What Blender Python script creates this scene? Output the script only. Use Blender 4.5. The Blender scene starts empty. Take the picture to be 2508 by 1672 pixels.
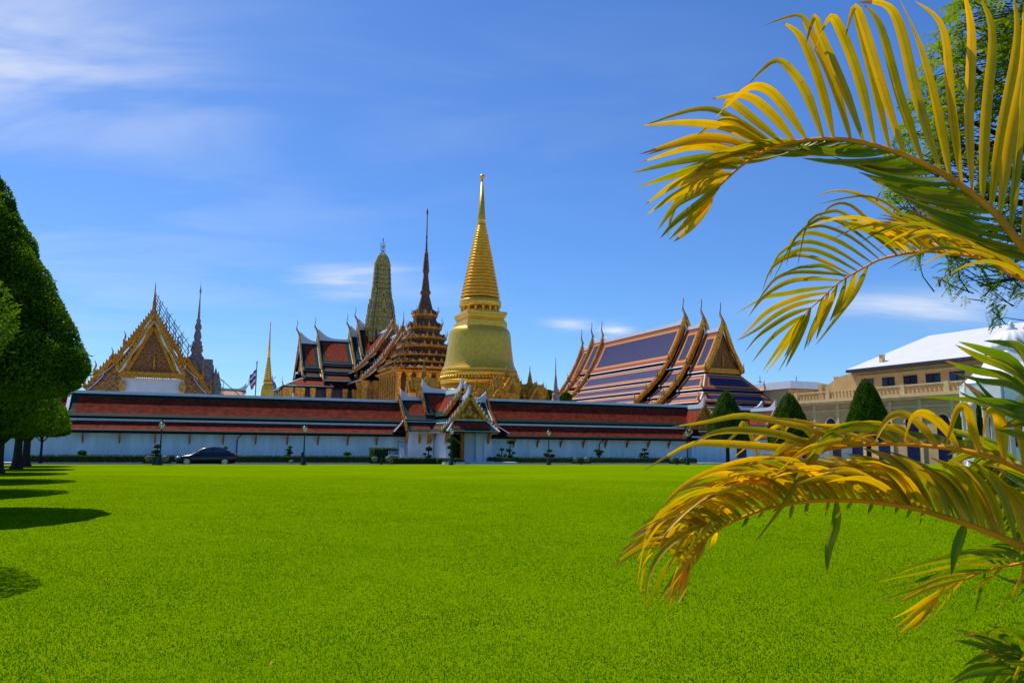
import bpy, math, random
from math import sin, cos, pi, sqrt, radians, tan, exp
from mathutils import Vector, Matrix
random.seed(7)
SC = bpy.context.scene
COL = SC.collection
# ------------------------------------------------------------------ camera
F = 1913.0; CX, CY = 1254.0, 836.0; HC = 1.6
PITCH = math.atan(255/1913.0); ROLL = 0.0095
fw = Vector((0, cos(PITCH), sin(PITCH))); up0 = Vector((0, -sin(PITCH), cos(PITCH))); rt0 = Vector((1, 0, 0))
RT = rt0*cos(ROLL)+up0*sin(ROLL); UP = up0*cos(ROLL)-rt0*sin(ROLL)
cd = bpy.data.cameras.new('camera'); cam = bpy.data.objects.new('camera', cd); COL.objects.link(cam)
cd.sensor_width = 36; cd.lens = 36*F/2508; cd.clip_end = 6000; cd.clip_start = 0.1
m3 = Matrix((RT, UP, -fw)).transposed()
cam.matrix_world = Matrix.Translation((0, 0, HC)) @ m3.to_4x4()
SC.camera = cam
SC.render.resolution_x = 1024; SC.render.resolution_y = 682
# ------------------------------------------------------------------ light
SUN = Vector((-0.36, 0.34, 0.87)).normalized()
elev = math.asin(SUN.z)
sl = bpy.data.lights.new('sun', 'SUN'); so = bpy.data.objects.new('sun', sl); COL.objects.link(so)
sl.energy = 5.0; sl.angle = radians(0.53); sl.color = (1.0, 0.93, 0.80)
so.rotation_euler = (-SUN).to_track_quat('-Z', 'Y').to_euler()
world = bpy.data.worlds.new("World"); SC.world = world; world.use_nodes = True
nt = world.node_tree; nt.nodes.clear()
def N(t, typ, **kw):
    n = t.nodes.new(typ)
    for k, v in kw.items():
        if k.startswith('i_'):
            n.inputs[k[2:].replace('_', ' ')].default_value = v
        else: setattr(n, k, v)
    return n
wo = N(nt, 'ShaderNodeOutputWorld'); bg = N(nt, 'ShaderNodeBackground'); bg.inputs[1].default_value = 0.13
sky = N(nt, 'ShaderNodeTexSky', sky_type='NISHITA'); sky.sun_disc = False
sky.sun_elevation = elev; sky.sun_rotation = math.atan2(SUN.x, SUN.y)
sky.air_density = 1.0; sky.dust_density = 0.25; sky.ozone_density = 3.0
hs = N(nt, 'ShaderNodeHueSaturation'); hs.inputs['Saturation'].default_value = 1.12; hs.inputs['Hue'].default_value = 0.505
nt.links.new(sky.outputs[0], hs.inputs['Color'])
tc = N(nt, 'ShaderNodeTexCoord')
# thin cirrus: project the view direction on a high flat layer
sp = N(nt, 'ShaderNodeSeparateXYZ'); nt.links.new(tc.outputs['Generated'], sp.inputs[0])
def M(t, op, a, b=None, clamp=False):
    n = t.nodes.new('ShaderNodeMath'); n.operation = op; n.use_clamp = clamp
    for i, v in enumerate((a, b)):
        if v is None: continue
        if isinstance(v, (int, float)): n.inputs[i].default_value = v
        else: t.links.new(v, n.inputs[i])
    return n.outputs[0]
zz = M(nt, 'MAXIMUM', sp.outputs[2], 0.02); zz = M(nt, 'ADD', zz, 0.08)
cx = M(nt, 'DIVIDE', sp.outputs[0], zz); cy = M(nt, 'DIVIDE', sp.outputs[1], zz)
cb = N(nt, 'ShaderNodeCombineXYZ'); nt.links.new(cx, cb.inputs[0]); nt.links.new(cy, cb.inputs[1])
mp = N(nt, 'ShaderNodeMapping'); mp.inputs['Scale'].default_value = (0.75, 1.7, 1); mp.inputs['Rotation'].default_value = (0, 0, radians(-14))
nt.links.new(cb.outputs[0], mp.inputs[0])
nz = N(nt, 'ShaderNodeTexNoise'); nz.inputs['Scale'].default_value = 1.3; nz.inputs['Detail'].default_value = 8; nz.inputs['Roughness'].default_value = 0.55
nz.inputs['Distortion'].default_value = 0.6
nt.links.new(mp.outputs[0], nz.inputs['Vector'])
fac_s = M(nt, 'MULTIPLY', M(nt, 'SUBTRACT', nz.outputs[0], 0.42), 3.2, True)
def blob(dx, dy, dz, sx, sz, soft):
    """soft lobe of thin cloud round a sky direction (measured in azimuth slope and height slope)"""
    ax = M(nt, 'DIVIDE', sp.outputs[0], sp.outputs[1]); az = M(nt, 'DIVIDE', sp.outputs[2], sp.outputs[1])
    a = M(nt, 'DIVIDE', M(nt, 'SUBTRACT', ax, dx/dy), sx); b = M(nt, 'DIVIDE', M(nt, 'SUBTRACT', az, dz/dy), sz)
    r = M(nt, 'ADD', M(nt, 'MULTIPLY', a, a), M(nt, 'MULTIPLY', b, b))
    g = M(nt, 'POWER', 2.718, M(nt, 'MULTIPLY', r, -1.0))
    gy = M(nt, 'GREATER_THAN', sp.outputs[1], 0.05)
    return M(nt, 'MULTIPLY', M(nt, 'MULTIPLY', g, soft), gy)
def skydir(px, py):
    d = fw + RT*((px-CX)/F) - UP*((py-CY)/F); return d.normalized()
tot = None
for px, py, sx, sz, k in ((60, 130, 0.26, 0.13, 1.0), (330, 300, 0.24, 0.07, 0.45), (890, 690, 0.075, 0.018, 1.9), (820, 670, 0.05, 0.012, 1.2), (1000, 715, 0.08, 0.014, 1.2), (2260, 750, 0.15, 0.024, 0.9),
                          (1395, 795, 0.03, 0.008, 1.0), (1505, 815, 0.02, 0.012, 1.4), (800, 260, 0.5, 0.16, 0.14), (150, 520, 0.40, 0.22, 0.28), (0, 60, 0.5, 0.2, 0.35)):
    d = skydir(px, py); b = blob(d.x, d.y, d.z, sx, sz, k)
    tot = b if tot is None else M(nt, 'MAXIMUM', tot, b)
cf = M(nt, 'MULTIPLY', M(nt, 'ADD', M(nt, 'MULTIPLY', fac_s, 0.95), 0.16), tot, True)
mx = N(nt, 'ShaderNodeMixRGB'); mx.inputs[2].default_value = (6.0, 6.5, 7.6, 1)
tint = N(nt, 'ShaderNodeMixRGB'); tint.blend_type = 'MULTIPLY'; tint.inputs[0].default_value = 1; tint.inputs[2].default_value = (0.56, 0.83, 1.12, 1); nt.links.new(hs.outputs[0], tint.inputs[1])
nt.links.new(cf, mx.inputs[0]); nt.links.new(tint.outputs[0], mx.inputs[1]); nt.links.new(mx.outputs[0], bg.inputs[0]); nt.links.new(bg.outputs[0], wo.inputs[0])
SC.view_settings.view_transform = 'Standard'; SC.view_settings.look = 'None'
SC.view_settings.exposure = 0.0; SC.view_settings.gamma = 1.0
SC.render.engine = 'CYCLES'
# ------------------------------------------------------------------ geometry of the place
TH = radians(22.5); ct, st = cos(TH), sin(TH)
UV = Vector((ct, st, 0)); VV = Vector((-st, ct, 0)); O0 = Vector((0, 84, 0))
def W(u, v, z=0.0): return O0 + UV*u + VV*v + Vector((0, 0, z))
def ray(px, py): return fw + RT*((px-CX)/F) - UP*((py-CY)/F)
CAM = Vector((0, 0, HC))
def hv(px, py, v):
    d = ray(px, py); k = ((O0-CAM).dot(VV)+v)/d.dot(VV); p = CAM+d*k-O0; return p.dot(UV), p.z
def hu(px, py, u):
    d = ray(px, py); k = ((O0-CAM).dot(UV)+u)/d.dot(UV); p = CAM+d*k-O0; return p.dot(VV), p.z
def at(px, py, D):
    d = ray(px, py); return CAM+d*(D/d.y)
def ground(px, D):           # x on the ground plane at depth D for the given column near the horizon
    return at(px, 1090, D).x
# ------------------------------------------------------------------ materials
MATS = {}
def mat(name, c, rough=0.6, metal=0.0, var=0.25, vs=3.0, bump=0.0, bs=20.0, c2=None, spec=0.5, vst=1.0, transl=0.0, stripe=0.0, sdir=2, sfreq=5.0, coat=0.0, detail=4.0):
    if name in MATS: return MATS[name]
    m = bpy.data.materials.new(name); m.use_nodes = True; t = m.node_tree
    b = t.nodes['Principled BSDF']; b.inputs['Roughness'].default_value = rough; b.inputs['Metallic'].default_value = metal
    b.inputs['Specular IOR Level'].default_value = spec; b.inputs['Coat Weight'].default_value = coat
    tcn = N(t, 'ShaderNodeTexCoord'); n1 = N(t, 'ShaderNodeTexNoise'); n1.inputs['Scale'].default_value = vs; n1.inputs['Detail'].default_value = detail
    mpn = N(t, 'ShaderNodeMapping'); mpn.inputs['Scale'].default_value = (1, 1, vst); t.links.new(tcn.outputs['Object'], mpn.inputs[0]); t.links.new(mpn.outputs[0], n1.inputs['Vector'])
    rp = N(t, 'ShaderNodeValToRGB'); rp.color_ramp.elements[0].position = 0.3; rp.color_ramp.elements[1].position = 0.7
    if c2 is None:
        a = tuple(x*(1-var) for x in c); bb = tuple(min(1, x*(1+var)) for x in c)
    else: a, bb = c, c2
    rp.color_ramp.elements[0].color = (*a, 1); rp.color_ramp.elements[1].color = (*bb, 1)
    t.links.new(n1.outputs[0], rp.inputs[0]); colout = rp.outputs[0]
    h = None
    if stripe:
        spn = N(t, 'ShaderNodeSeparateXYZ'); t.links.new(tcn.outputs['Object'], spn.inputs[0])
        w = M(t, 'FRACT', M(t, 'MULTIPLY', spn.outputs[sdir], sfreq)); w = M(t, 'POWER', w, 3.0)
        mm = N(t, 'ShaderNodeMixRGB'); mm.blend_type = 'MULTIPLY'; mm.inputs[2].default_value = (0.45, 0.45, 0.45, 1)
        t.links.new(M(t, 'MULTIPLY', w, stripe), mm.inputs[0]); t.links.new(colout, mm.inputs[1]); colout = mm.outputs[0]
    t.links.new(colout, b.inputs['Base Color'])
    if bump:
        n2 = N(t, 'ShaderNodeTexNoise'); n2.inputs['Scale'].default_value = bs; n2.inputs['Detail'].default_value = 3
        t.links.new(tcn.outputs['Object'], n2.inputs['Vector'])
        bn = N(t, 'ShaderNodeBump'); bn.inputs['Strength'].default_value = bump; bn.inputs['Distance'].default_value = 0.05
        t.links.new(n2.outputs[0], bn.inputs['Height']); t.links.new(bn.outputs[0], b.inputs['Normal'])
    if transl:
        tr = N(t, 'ShaderNodeBsdfTranslucent'); ms = N(t, 'ShaderNodeMixShader'); ms.inputs[0].default_value = transl
        t.links.new(colout, tr.inputs[0]); t.links.new(b.outputs[0], ms.inputs[1]); t.links.new(tr.outputs[0], ms.inputs[2])
        t.links.new(ms.outputs[0], t.nodes['Material Output'].inputs[0])
    MATS[name] = m; return m
def leafmat(name, green, gold, transl=0.45, rough=0.35, spec=0.5, rib=False):
    """leaf colour runs from green to gold with the 'tone' attribute of each leaf"""
    m = bpy.data.materials.new(name); m.use_nodes = True; t = m.node_tree; b = t.nodes['Principled BSDF']
    b.inputs['Roughness'].default_value = rough; b.inputs['Specular IOR Level'].default_value = spec
    at_ = N(t, 'ShaderNodeAttribute'); at_.attribute_name = 'tone'
    tcn = N(t, 'ShaderNodeTexCoord'); n1 = N(t, 'ShaderNodeTexNoise'); n1.inputs['Scale'].default_value = 14; n1.inputs['Detail'].default_value = 5
    t.links.new(tcn.outputs['Object'], n1.inputs['Vector'])
    f = M(t, 'ADD', at_.outputs['Fac'], M(t, 'MULTIPLY', M(t, 'SUBTRACT', n1.outputs[0], 0.5), 0.7), True)
    if rib:
        ra = N(t, 'ShaderNodeAttribute'); ra.attribute_name = 'rib'; rf = ra.outputs['Fac']
        f = M(t, 'SUBTRACT', f, M(t, 'MULTIPLY', M(t, 'POWER', rf, 6.0), 0.35), True)
    rp = N(t, 'ShaderNodeValToRGB'); rp.color_ramp.elements[0].color = (*green, 1); rp.color_ramp.elements[1].color = (*gold, 1)
    t.links.new(f, rp.inputs[0])
    if rib:
        sn = M(t, 'MULTIPLY', M(t, 'ADD', M(t, 'SINE', M(t, 'MULTIPLY', rf, 38.0)), 1.0), 0.08)
        n3 = N(t, 'ShaderNodeTexNoise'); n3.inputs['Scale'].default_value = 90; n3.inputs['Detail'].default_value = 2; t.links.new(tcn.outputs['Object'], n3.inputs['Vector'])
        sp3 = M(t, 'MULTIPLY', M(t, 'GREATER_THAN', n3.outputs[0], 0.70), 0.55)
        mv = N(t, 'ShaderNodeMixRGB'); mv.blend_type = 'MULTIPLY'; mv.inputs[2].default_value = (0.45, 0.32, 0.2, 1)
        t.links.new(M(t, 'MAXIMUM', sn, sp3), mv.inputs[0]); t.links.new(rp.outputs[0], mv.inputs[1]); rp = mv
    t.links.new(rp.outputs[0], b.inputs['Base Color'])
    tr = N(t, 'ShaderNodeBsdfTranslucent'); ms = N(t, 'ShaderNodeMixShader'); ms.inputs[0].default_value = transl
    t.links.new(rp.outputs[0], tr.inputs[0]); t.links.new(b.outputs[0], ms.inputs[1]); t.links.new(tr.outputs[0], ms.inputs[2])
    t.links.new(ms.outputs[0], t.nodes['Material Output'].inputs[0]); MATS[name] = m; return m
GOLD = mat('gold_tiles', (0.92, 0.49, 0.05), 0.38, 0.72, 0.16, 2.2, 0.12, 30, detail=9)
GOLD2 = mat('gold_carving', (0.62, 0.26, 0.012), 0.42, 0.55, 0.5, 4.0, 0.9, 9, detail=8)
GOLDD = mat('old_gold', (0.36, 0.14, 0.012), 0.5, 0.45, 0.55, 5.0, 0.8, 12)
GOLDC = mat('gilded_column', (0.60, 0.32, 0.06), 0.35, 0.6, 0.5, 3.0, 0.5, 14)
CARVE = mat('gold_relief_on_blue', (0.035, 0.02, 0.09), 0.4, 0.4, c2=(0.75, 0.36, 0.02), vs=3.4, bump=1.0, bs=7, detail=10)
WHITE = mat('white_plaster', (0.66, 0.72, 0.76), 0.8, 0, 0.06, 1.2, 0.1, 30)
WALLW = mat('white_plaster_shade_tint', (0.43, 0.66, 0.75), 0.85, 0, 0.14, 1.6, 0.15, 20, vst=0.22, detail=8)  # white plaster; the blue of sky-lit shade is put into its colour
TRIM = mat('white_trim', (0.66, 0.69, 0.76), 0.6, 0, 0.08, 2.0)
REDT = mat('red_roof_tiles', (0.23, 0.031, 0.012), 0.8, 0, 0.42, 2.6, 0.5, 30, spec=0.08, stripe=0.5, sfreq=4.0, detail=8)
GRNT = mat('dark_green_roof_tiles', (0.003, 0.042, 0.032), 0.7, 0, 0.35, 6.0, 0.4, 30, spec=0.08, stripe=0.4, sfreq=4.0)
BLUT = mat('deep_blue_roof_tiles', (0.034, 0.036, 0.125), 0.5, 0, 0.6, 14.0, 0.9, 25, spec=0.12, stripe=0.4, sfreq=4.0, detail=10)
ORGT = mat('orange_roof_tiles', (0.52, 0.20, 0.015), 0.6, 0, 0.2, 5.0, 0.3, 25)
RUST = mat('terracotta_roof_tiles', (0.32, 0.085, 0.04), 0.7, 0, 0.25, 5.0, 0.3, 25, spec=0.1)
DARK = mat('dark_maroon_timber', (0.016, 0.004, 0.006), 0.7, 0, 0.3, 3, spec=0.15)
BLACK = mat('black_opening', (0.012, 0.010, 0.012), 0.7, 0, 0.3, 3)
PURP = mat('mauve_mosaic_wall', (0.11, 0.075, 0.17), 0.5, 0, 0.45, 5.0, 0.3, 25, detail=8)
PRNG = mat('olive_green_porcelain', (0.38, 0.30, 0.075), 0.5, 0.1, 0.35, 2.5, 0.7, 12, c2=None)
PRNY = mat('yellow_porcelain', (0.62, 0.44, 0.02), 0.45, 0.1, 0.3, 2.5, 0.7, 12)
PRNT = mat('teal_panel', (0.01, 0.12, 0.09), 0.4, 0, 0.3, 3)
MOND = mat('dark_bronze_roof', (0.15, 0.08, 0.03), 0.5, 0.3, 0.6, 3.0, 0.9, 10, detail=8)
MONO = mat('orange_gilt_eave', (0.56, 0.24, 0.02), 0.45, 0.4, 0.5, 4.0, 0.8, 10)
GREYM = mat('grey_mosaic', (0.16, 0.16, 0.15), 0.6, 0, 0.5, 3.0, 0.9, 10, c2=(0.36, 0.30, 0.24), detail=8)
GREYP = mat('blue_grey_stone', (0.19, 0.22, 0.30), 0.7, 0, 0.2, 3.0, 0.4, 15)
GRNM = mat('green_mosaic', (0.03, 0.09, 0.07), 0.5, 0, 0.4, 4)
BEIGE = mat('beige_render', (0.60, 0.41, 0.17), 0.85, 0, 0.12, 0.8, 0.1, 20)
BEIGL = mat('pale_beige_stone', (0.72, 0.52, 0.25), 0.8, 0, 0.12, 1.5, 0.1, 20)
WROOF = mat('white_metal_roof', (0.64, 0.64, 0.70), 0.45, 0, 0.03, 0.5, stripe=0.06, sdir=1, sfreq=1.2)
GLASS = mat('dark_blue_glass', (0.010, 0.018, 0.07), 0.12, 0, 0.3, 2)
IRON = mat('dark_green_iron', (0.006, 0.02, 0.024), 0.4, 0.3, 0.2, 5)
POLE = mat('weathered_bamboo', (0.05, 0.045, 0.05), 0.8, 0, 0.3, 4)
ASPH = mat('asphalt', (0.04, 0.04, 0.04), 0.95, 0, 0.25, 2.0, 0.3, 60, spec=0.05)
REDG = mat('darker_red_gallery_tiles', (0.18, 0.024, 0.011), 0.85, 0, 0.45, 2.2, 0.5, 30, spec=0.06, stripe=0.5, sfreq=4.0, detail=9)  # darker copy of the roof red, used on the gallery
KERB = mat('pale_kerb_concrete', (0.42, 0.43, 0.44), 0.85, 0, 0.15, 2.0, 0.2, 30)
HEDG = leafmat('hedge_leaves', (0.010, 0.04, 0.002), (0.11, 0.20, 0.006), 0.3, 0.7, 0.08)
TREL = leafmat('topiary_leaves', (0.014, 0.065, 0.001), (0.17, 0.29, 0.003), 0.42, 0.7, 0.10)
CONL = leafmat('cone_tree_leaves', (0.018, 0.07, 0.001), (0.10, 0.19, 0.003), 0.3, 0.7, 0.08)
TAML = leafmat('feathery_leaves', (0.05, 0.15, 0.002), (0.30, 0.38, 0.008), 0.55, 0.6, 0.15)
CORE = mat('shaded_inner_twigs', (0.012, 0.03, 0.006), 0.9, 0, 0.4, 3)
BARK = mat('bark', (0.032, 0.024, 0.019), 0.9, 0, 0.4, 4.0, 0.9, 12)
# ------------------------------------------------------------------ mesh helpers
class MB:
    def __init__(s, *mats): s.v = []; s.f = []; s.m = []; s.mats = list(mats); s.sm = []; s.tone = None; s.marks = []; s.rib = None
    def mi(s, m):
        if isinstance(m, int): return m
        if m not in s.mats: s.mats.append(m)
        return s.mats.index(m)
    def poly(s, pts, m=0, smooth=False):
        i = len(s.v); s.v.extend([tuple(p) for p in pts]); s.f.append(tuple(range(i, i+len(pts)))); s.m.append(s.mi(m)); s.sm.append(smooth)
    def hexa(s, p, m=0):   # p: 8 points, bottom 4 then top 4
        i = len(s.v); s.v.extend([tuple(q) for q in p]); k = s.mi(m)
        for f in ((3, 2, 1, 0), (4, 5, 6, 7), (0, 1, 5, 4), (1, 2, 6, 5), (2, 3, 7, 6), (3, 0, 4, 7)):
            s.f.append(tuple(i+a for a in f)); s.m.append(k); s.sm.append(False)
    def box(s, x0, x1, y0, y1, z0, z1, m=0):
        s.hexa([(x0, y0, z0), (x1, y0, z0), (x1, y1, z0), (x0, y1, z0), (x0, y0, z1), (x1, y0, z1), (x1, y1, z1), (x0, y1, z1)], m)
    def prism(s, pts, d, m=0):   # polygon extruded by vector d
        n = len(pts); i = len(s.v); k = s.mi(m); d = Vector(d)
        s.v.extend([tuple(p) for p in pts]); s.v.extend([tuple(Vector(p)+d) for p in pts])
        s.f.append(tuple(range(i, i+n))); s.f.append(tuple(range(i+2*n-1, i+n-1, -1))); s.m += [k, k]; s.sm += [False, False]
        for a in range(n):
            b = (a+1) % n; s.f.append((i+a, i+b, i+n+b, i+n+a)); s.m.append(k); s.sm.append(False)
    def loft(s, prof, sec, c=(0, 0), m=0, smooth=False, mats=None):
        """prof: list of (r, z); sec: list of unit (x, y)"""
        n = len(sec); i = len(s.v); k = s.mi(m)
        for r, z in prof:
            for x, y in sec: s.v.append((c[0]+x*r, c[1]+y*r, z))
        for j in range(len(prof)-1):
            kk = s.mi(mats[j]) if mats else k
            for a in range(n):
                b = (a+1) % n; s.f.append((i+j*n+a, i+j*n+b, i+(j+1)*n+b, i+(j+1)*n+a)); s.m.append(kk); s.sm.append(smooth)
        s.f.append(tuple(i+a for a in reversed(range(n)))); s.m.append(k); s.sm.append(False)
        j = len(prof)-1; s.f.append(tuple(i+j*n+a for a in range(n))); s.m.append(k); s.sm.append(False)
    def tube(s, path, rad, seg=6, m=0, smooth=True):
        path = [Vector(p) for p in path]; n = len(path)
        if not isinstance(rad, (list, tuple)): rad = [rad]*n
        i = len(s.v); k = s.mi(m); ref = Vector((0.13, 0.2, 1))
        for j, p in enumerate(path):
            t = (path[min(j+1, n-1)]-path[max(j-1, 0)])
            t = t.normalized() if t.length > 1e-9 else Vector((0, 0, 1))
            a = t.cross(ref)
            if a.length < 0.05: a = t.cross(Vector((1, 0, 0)))
            a.normalize(); b = t.cross(a)
            for q in range(seg):
                an = 2*pi*q/seg; s.v.append(tuple(p+(a*cos(an)+b*sin(an))*rad[j]))
        for j in range(n-1):
            for q in range(seg):
                r = (q+1) % seg; s.f.append((i+j*seg+q, i+j*seg+r, i+(j+1)*seg+r, i+(j+1)*seg+q)); s.m.append(k); s.sm.append(smooth)
        s.f.append(tuple(i+q for q in reversed(range(seg)))); s.f.append(tuple(i+(n-1)*seg+q for q in range(seg))); s.m += [k, k]; s.sm += [False, False]
    def cut(s): s.marks.append((len(s.v), len(s.f)))
    def build(s, name, parent=None, tag=None):
        if s.marks:      # one object for every separate piece
            if s.marks[-1] != (len(s.v), len(s.f)): s.cut()
            v0 = f0 = 0; o = None
            for v1, f1 in s.marks:
                if f1 > f0:
                    q = MB(*s.mats); q.v = s.v[v0:v1]; q.f = [tuple(a-v0 for a in f) for f in s.f[f0:f1]]; q.m = s.m[f0:f1]; q.sm = s.sm[f0:f1]; o = q.build(name, parent, tag)
                v0, f0 = v1, f1
            return o
        me = bpy.data.meshes.new(name); me.from_pydata(s.v, [], s.f)
        for m in s.mats: me.materials.append(m)
        me.polygons.foreach_set('material_index', s.m); me.polygons.foreach_set('use_smooth', s.sm)
        if s.tone:
            a = me.attributes.new('tone', 'FLOAT', 'FACE'); a.data.foreach_set('value', s.tone)
        if s.rib:
            a = me.attributes.new('rib', 'FLOAT', 'POINT'); a.data.foreach_set('value', s.rib)
        me.update(); o = bpy.data.objects.new(name, me); COL.objects.link(o)
        if parent is not None: o.parent = parent
        if tag: settag(o, *tag)
        return o
def settag(o, label, cat, group=None):
    o['label'] = label; o['category'] = cat
    if group: o['group'] = group
    return o
def thing(name, label, cat, loc=(0, 0, 0), rz=0.0, group=None):
    o = bpy.data.objects.new(name, None); o.empty_display_size = 0.3; COL.objects.link(o); o.location = loc; o.rotation_euler = (0, 0, rz)
    return settag(o, label, cat, group)
def dup(root, loc, rz=None, label=None, scale=None):
    r = root.copy(); COL.objects.link(r); r.location = loc
    if rz is not None: r.rotation_euler = (0, 0, rz)
    if scale: r.scale = (scale,)*3 if isinstance(scale, (int, float)) else scale
    if label: r['label'] = label
    for ch in list(root.children):
        c = ch.copy(); COL.objects.link(c); c.parent = r
        for g in list(ch.children):
            d = g.copy(); COL.objects.link(d); d.parent = c
    return r
def struct(o, k='structure'): o['kind'] = k; return o
CIR = lambda n: [(cos(2*pi*i/n), sin(2*pi*i/n)) for i in range(n)]
SQ = [(1, -1), (1, 1), (-1, 1), (-1, -1)]
def redent():
    q = [(1, .42), (.88, .42), (.88, .62), (.76, .62), (.76, .76), (.62, .76), (.62, .88), (.42, .88), (.42, 1)]
    out = []
    for k in range(4):
        a = k*pi/2
        for x, y in q: out.append((x*cos(a)-y*sin(a), x*sin(a)+y*cos(a)))
    return out
RED = redent()
# ------------------------------------------------------------------ Thai roof kit (local frames: x along the wall, y inward, z up)
def banded(mb, A, B, C, D, bands, field, th=0.10, sag=0.0, nt_=5, sides='tblr', under=None):
    A, B, C, D = map(Vector, (A, B, C, D)); n = (B-A).cross(D-A)
    if n.length < 1e-6: n = (C-B).cross(C-D)
    n.normalize()
    if n.z < 0: n = -n
    Ls = ((B-A).length+(C-D).length)/2; Lt = ((D-A).length+(C-B).length)/2
    cum = []; w = 0
    for bw, bm in bands: w += bw; cum.append(w)
    ss = [0.0]; tt = [0.0]
    if 'l' in sides: ss += [c/Ls for c in cum if c/Ls < 0.48]
    ss += [1-c/Ls for c in reversed(cum) if c/Ls < 0.48] if 'r' in sides else []
    ss.append(1.0)
    lo = [c/Lt for c in cum if c/Lt < 0.48] if 't' in sides else []
    hi = [1-c/Lt for c in reversed(cum) if c/Lt < 0.48] if 'b' in sides else []
    a0 = lo[-1] if lo else 0; a1 = hi[0] if hi else 1
    tt += lo + [a0+(a1-a0)*k/nt_ for k in range(1, nt_)] + hi; tt.append(1.0)
    def P(s, t): return A*(1-s)*(1-t)+B*s*(1-t)+C*s*t+D*(1-s)*t - n*(sag*4*t*(1-t))
    def ring(s, t):
        d = 1e9; bot = 'b' in sides and len(bands) > 1 and bands[0][1] is TRIM and field in (REDT, REDG) and (1-t)*Lt < cum[0] and min(s*Ls if 'l' in sides else 9, (1-s)*Ls if 'r' in sides else 9) > cum[0]
        if bot: return bands[1][1] if min(s, 1-s)*Ls < cum[-1] or True else field
        if 'l' in sides: d = min(d, s*Ls)
        if 'r' in sides: d = min(d, (1-s)*Ls)
        if 't' in sides: d = min(d, t*Lt)
        if 'b' in sides: d = min(d, (1-t)*Lt)
        for c, (bw, bm) in zip(cum, bands):
            if d < c: return bm
        return field
    und = under or DARK
    for i in range(len(ss)-1):
        for j in range(len(tt)-1):
            q = [P(ss[i], tt[j]), P(ss[i+1], tt[j]), P(ss[i+1], tt[j+1]), P(ss[i], tt[j+1])]
            mb.poly(q, ring((ss[i]+ss[i+1])/2, (tt[j]+tt[j+1])/2)); mb.poly([p-n*th for p in q], und)
    edge = bands[0][1] if bands else field
    for j in range(len(tt)-1):
        for s_ in (0, 1):
            a, b = P(s_, tt[j]), P(s_, tt[j+1]); mb.poly([a, b, b-n*th, a-n*th], edge if ('l' in sides) else und)
    for t_ in (0, 1):
        a, b = P(0, t_), P(1, t_); mb.poly([a, b, b-n*th, a-n*th], edge if ('t' in sides) else und)
def frame_dirs(axis):
    a = Vector(axis).normalized(); return a, Vector((-a.y, a.x, 0))
def gable(mb, p0, p1, tiers, bands, field, sag=0.0, sides='tblr', th=0.10, cut=None):
    """ridge p0->p1; tiers: (w_top, dz_top, w_bot, dz_bot) measured from the ridge; both slopes"""
    p0, p1 = Vector(p0), Vector(p1); a, c = frame_dirs(p1-p0)
    for sg in (-1, 1):
        for (wt, zt, wb, zb) in tiers:
            banded(mb, p0+c*(sg*wt)+Vector((0, 0, zt)), p1+c*(sg*wt)+Vector((0, 0, zt)), p1+c*(sg*wb)+Vector((0, 0, zb)), p0+c*(sg*wb)+Vector((0, 0, zb)), bands, field, th, sag, sides=sides)
def ridge(mb, p0, p1, r0=0.0, r1=0.0, L=1.5, h=0.35, t=0.28, m=0):
    p0, p1 = Vector(p0), Vector(p1); a, c = frame_dirs(p1-p0); n = 14; Lt = (p1-p0).length; pts = []
    for i in range(n+1):
        s = i/n; s = 0.5-0.5*cos(pi*s); d0 = s*Lt; d1 = (1-s)*Lt
        z = h + r0*max(0, 1-d0/L)**2.2 + r1*max(0, 1-d1/L)**2.2
        b = p0.lerp(p1, s); pts.append((b, z))
    for i in range(n):
        b0, z0 = pts[i]; b1, z1 = pts[i+1]; k = c*(t/2); dn = Vector((0, 0, -0.15)); zu = Vector((0, 0, 1))
        mb.hexa([b0-k+dn, b1-k+dn, b1+k+dn, b0+k+dn, b0-k*.8+zu*z0, b1-k*.8+zu*z1, b1+k*.8+zu*z1, b0+k*.8+zu*z0], m)
def chofa(mb, p, out, H, m=0, flip=1):
    p = Vector(p); o = Vector(out).normalized(); z = Vector((0, 0, 1))
    pr = [(0, -.05, .075), (.03, .08, .07), (.10, .2, .055), (.17, .32, .05), (.21, .42, .035), (.19, .55, .024), (.15, .7, .02), (.155, .84, .017), (.21, 1.0, .006)]
    mb.tube([p+o*(a*H*flip)+z*(b*H) for a, b, r in pr], [r*H for a, b, r in pr], 5, m)
    q = p+o*(.2*H*flip)+z*(.34*H); mb.tube([q, q+o*(.10*H*flip)+z*(-.02*H)], [.03*H, .004*H], 4, m)
def hanghong(mb, p, out, H, m=0):
    p = Vector(p); o = Vector(out).normalized(); z = Vector((0, 0, 1))
    pr = [(-.25, -.02, .12), (0, 0, .13), (.16, .12, .12), (.20, .32, .09), (.12, .52, .07), (.10, .72, .05), (.18, .9, .03), (.2, 1.05, .008)]
    mb.tube([p+o*(a*H)+z*(b*H) for a, b, r in pr], [r*H for a, b, r in pr], 5, m)
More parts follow.
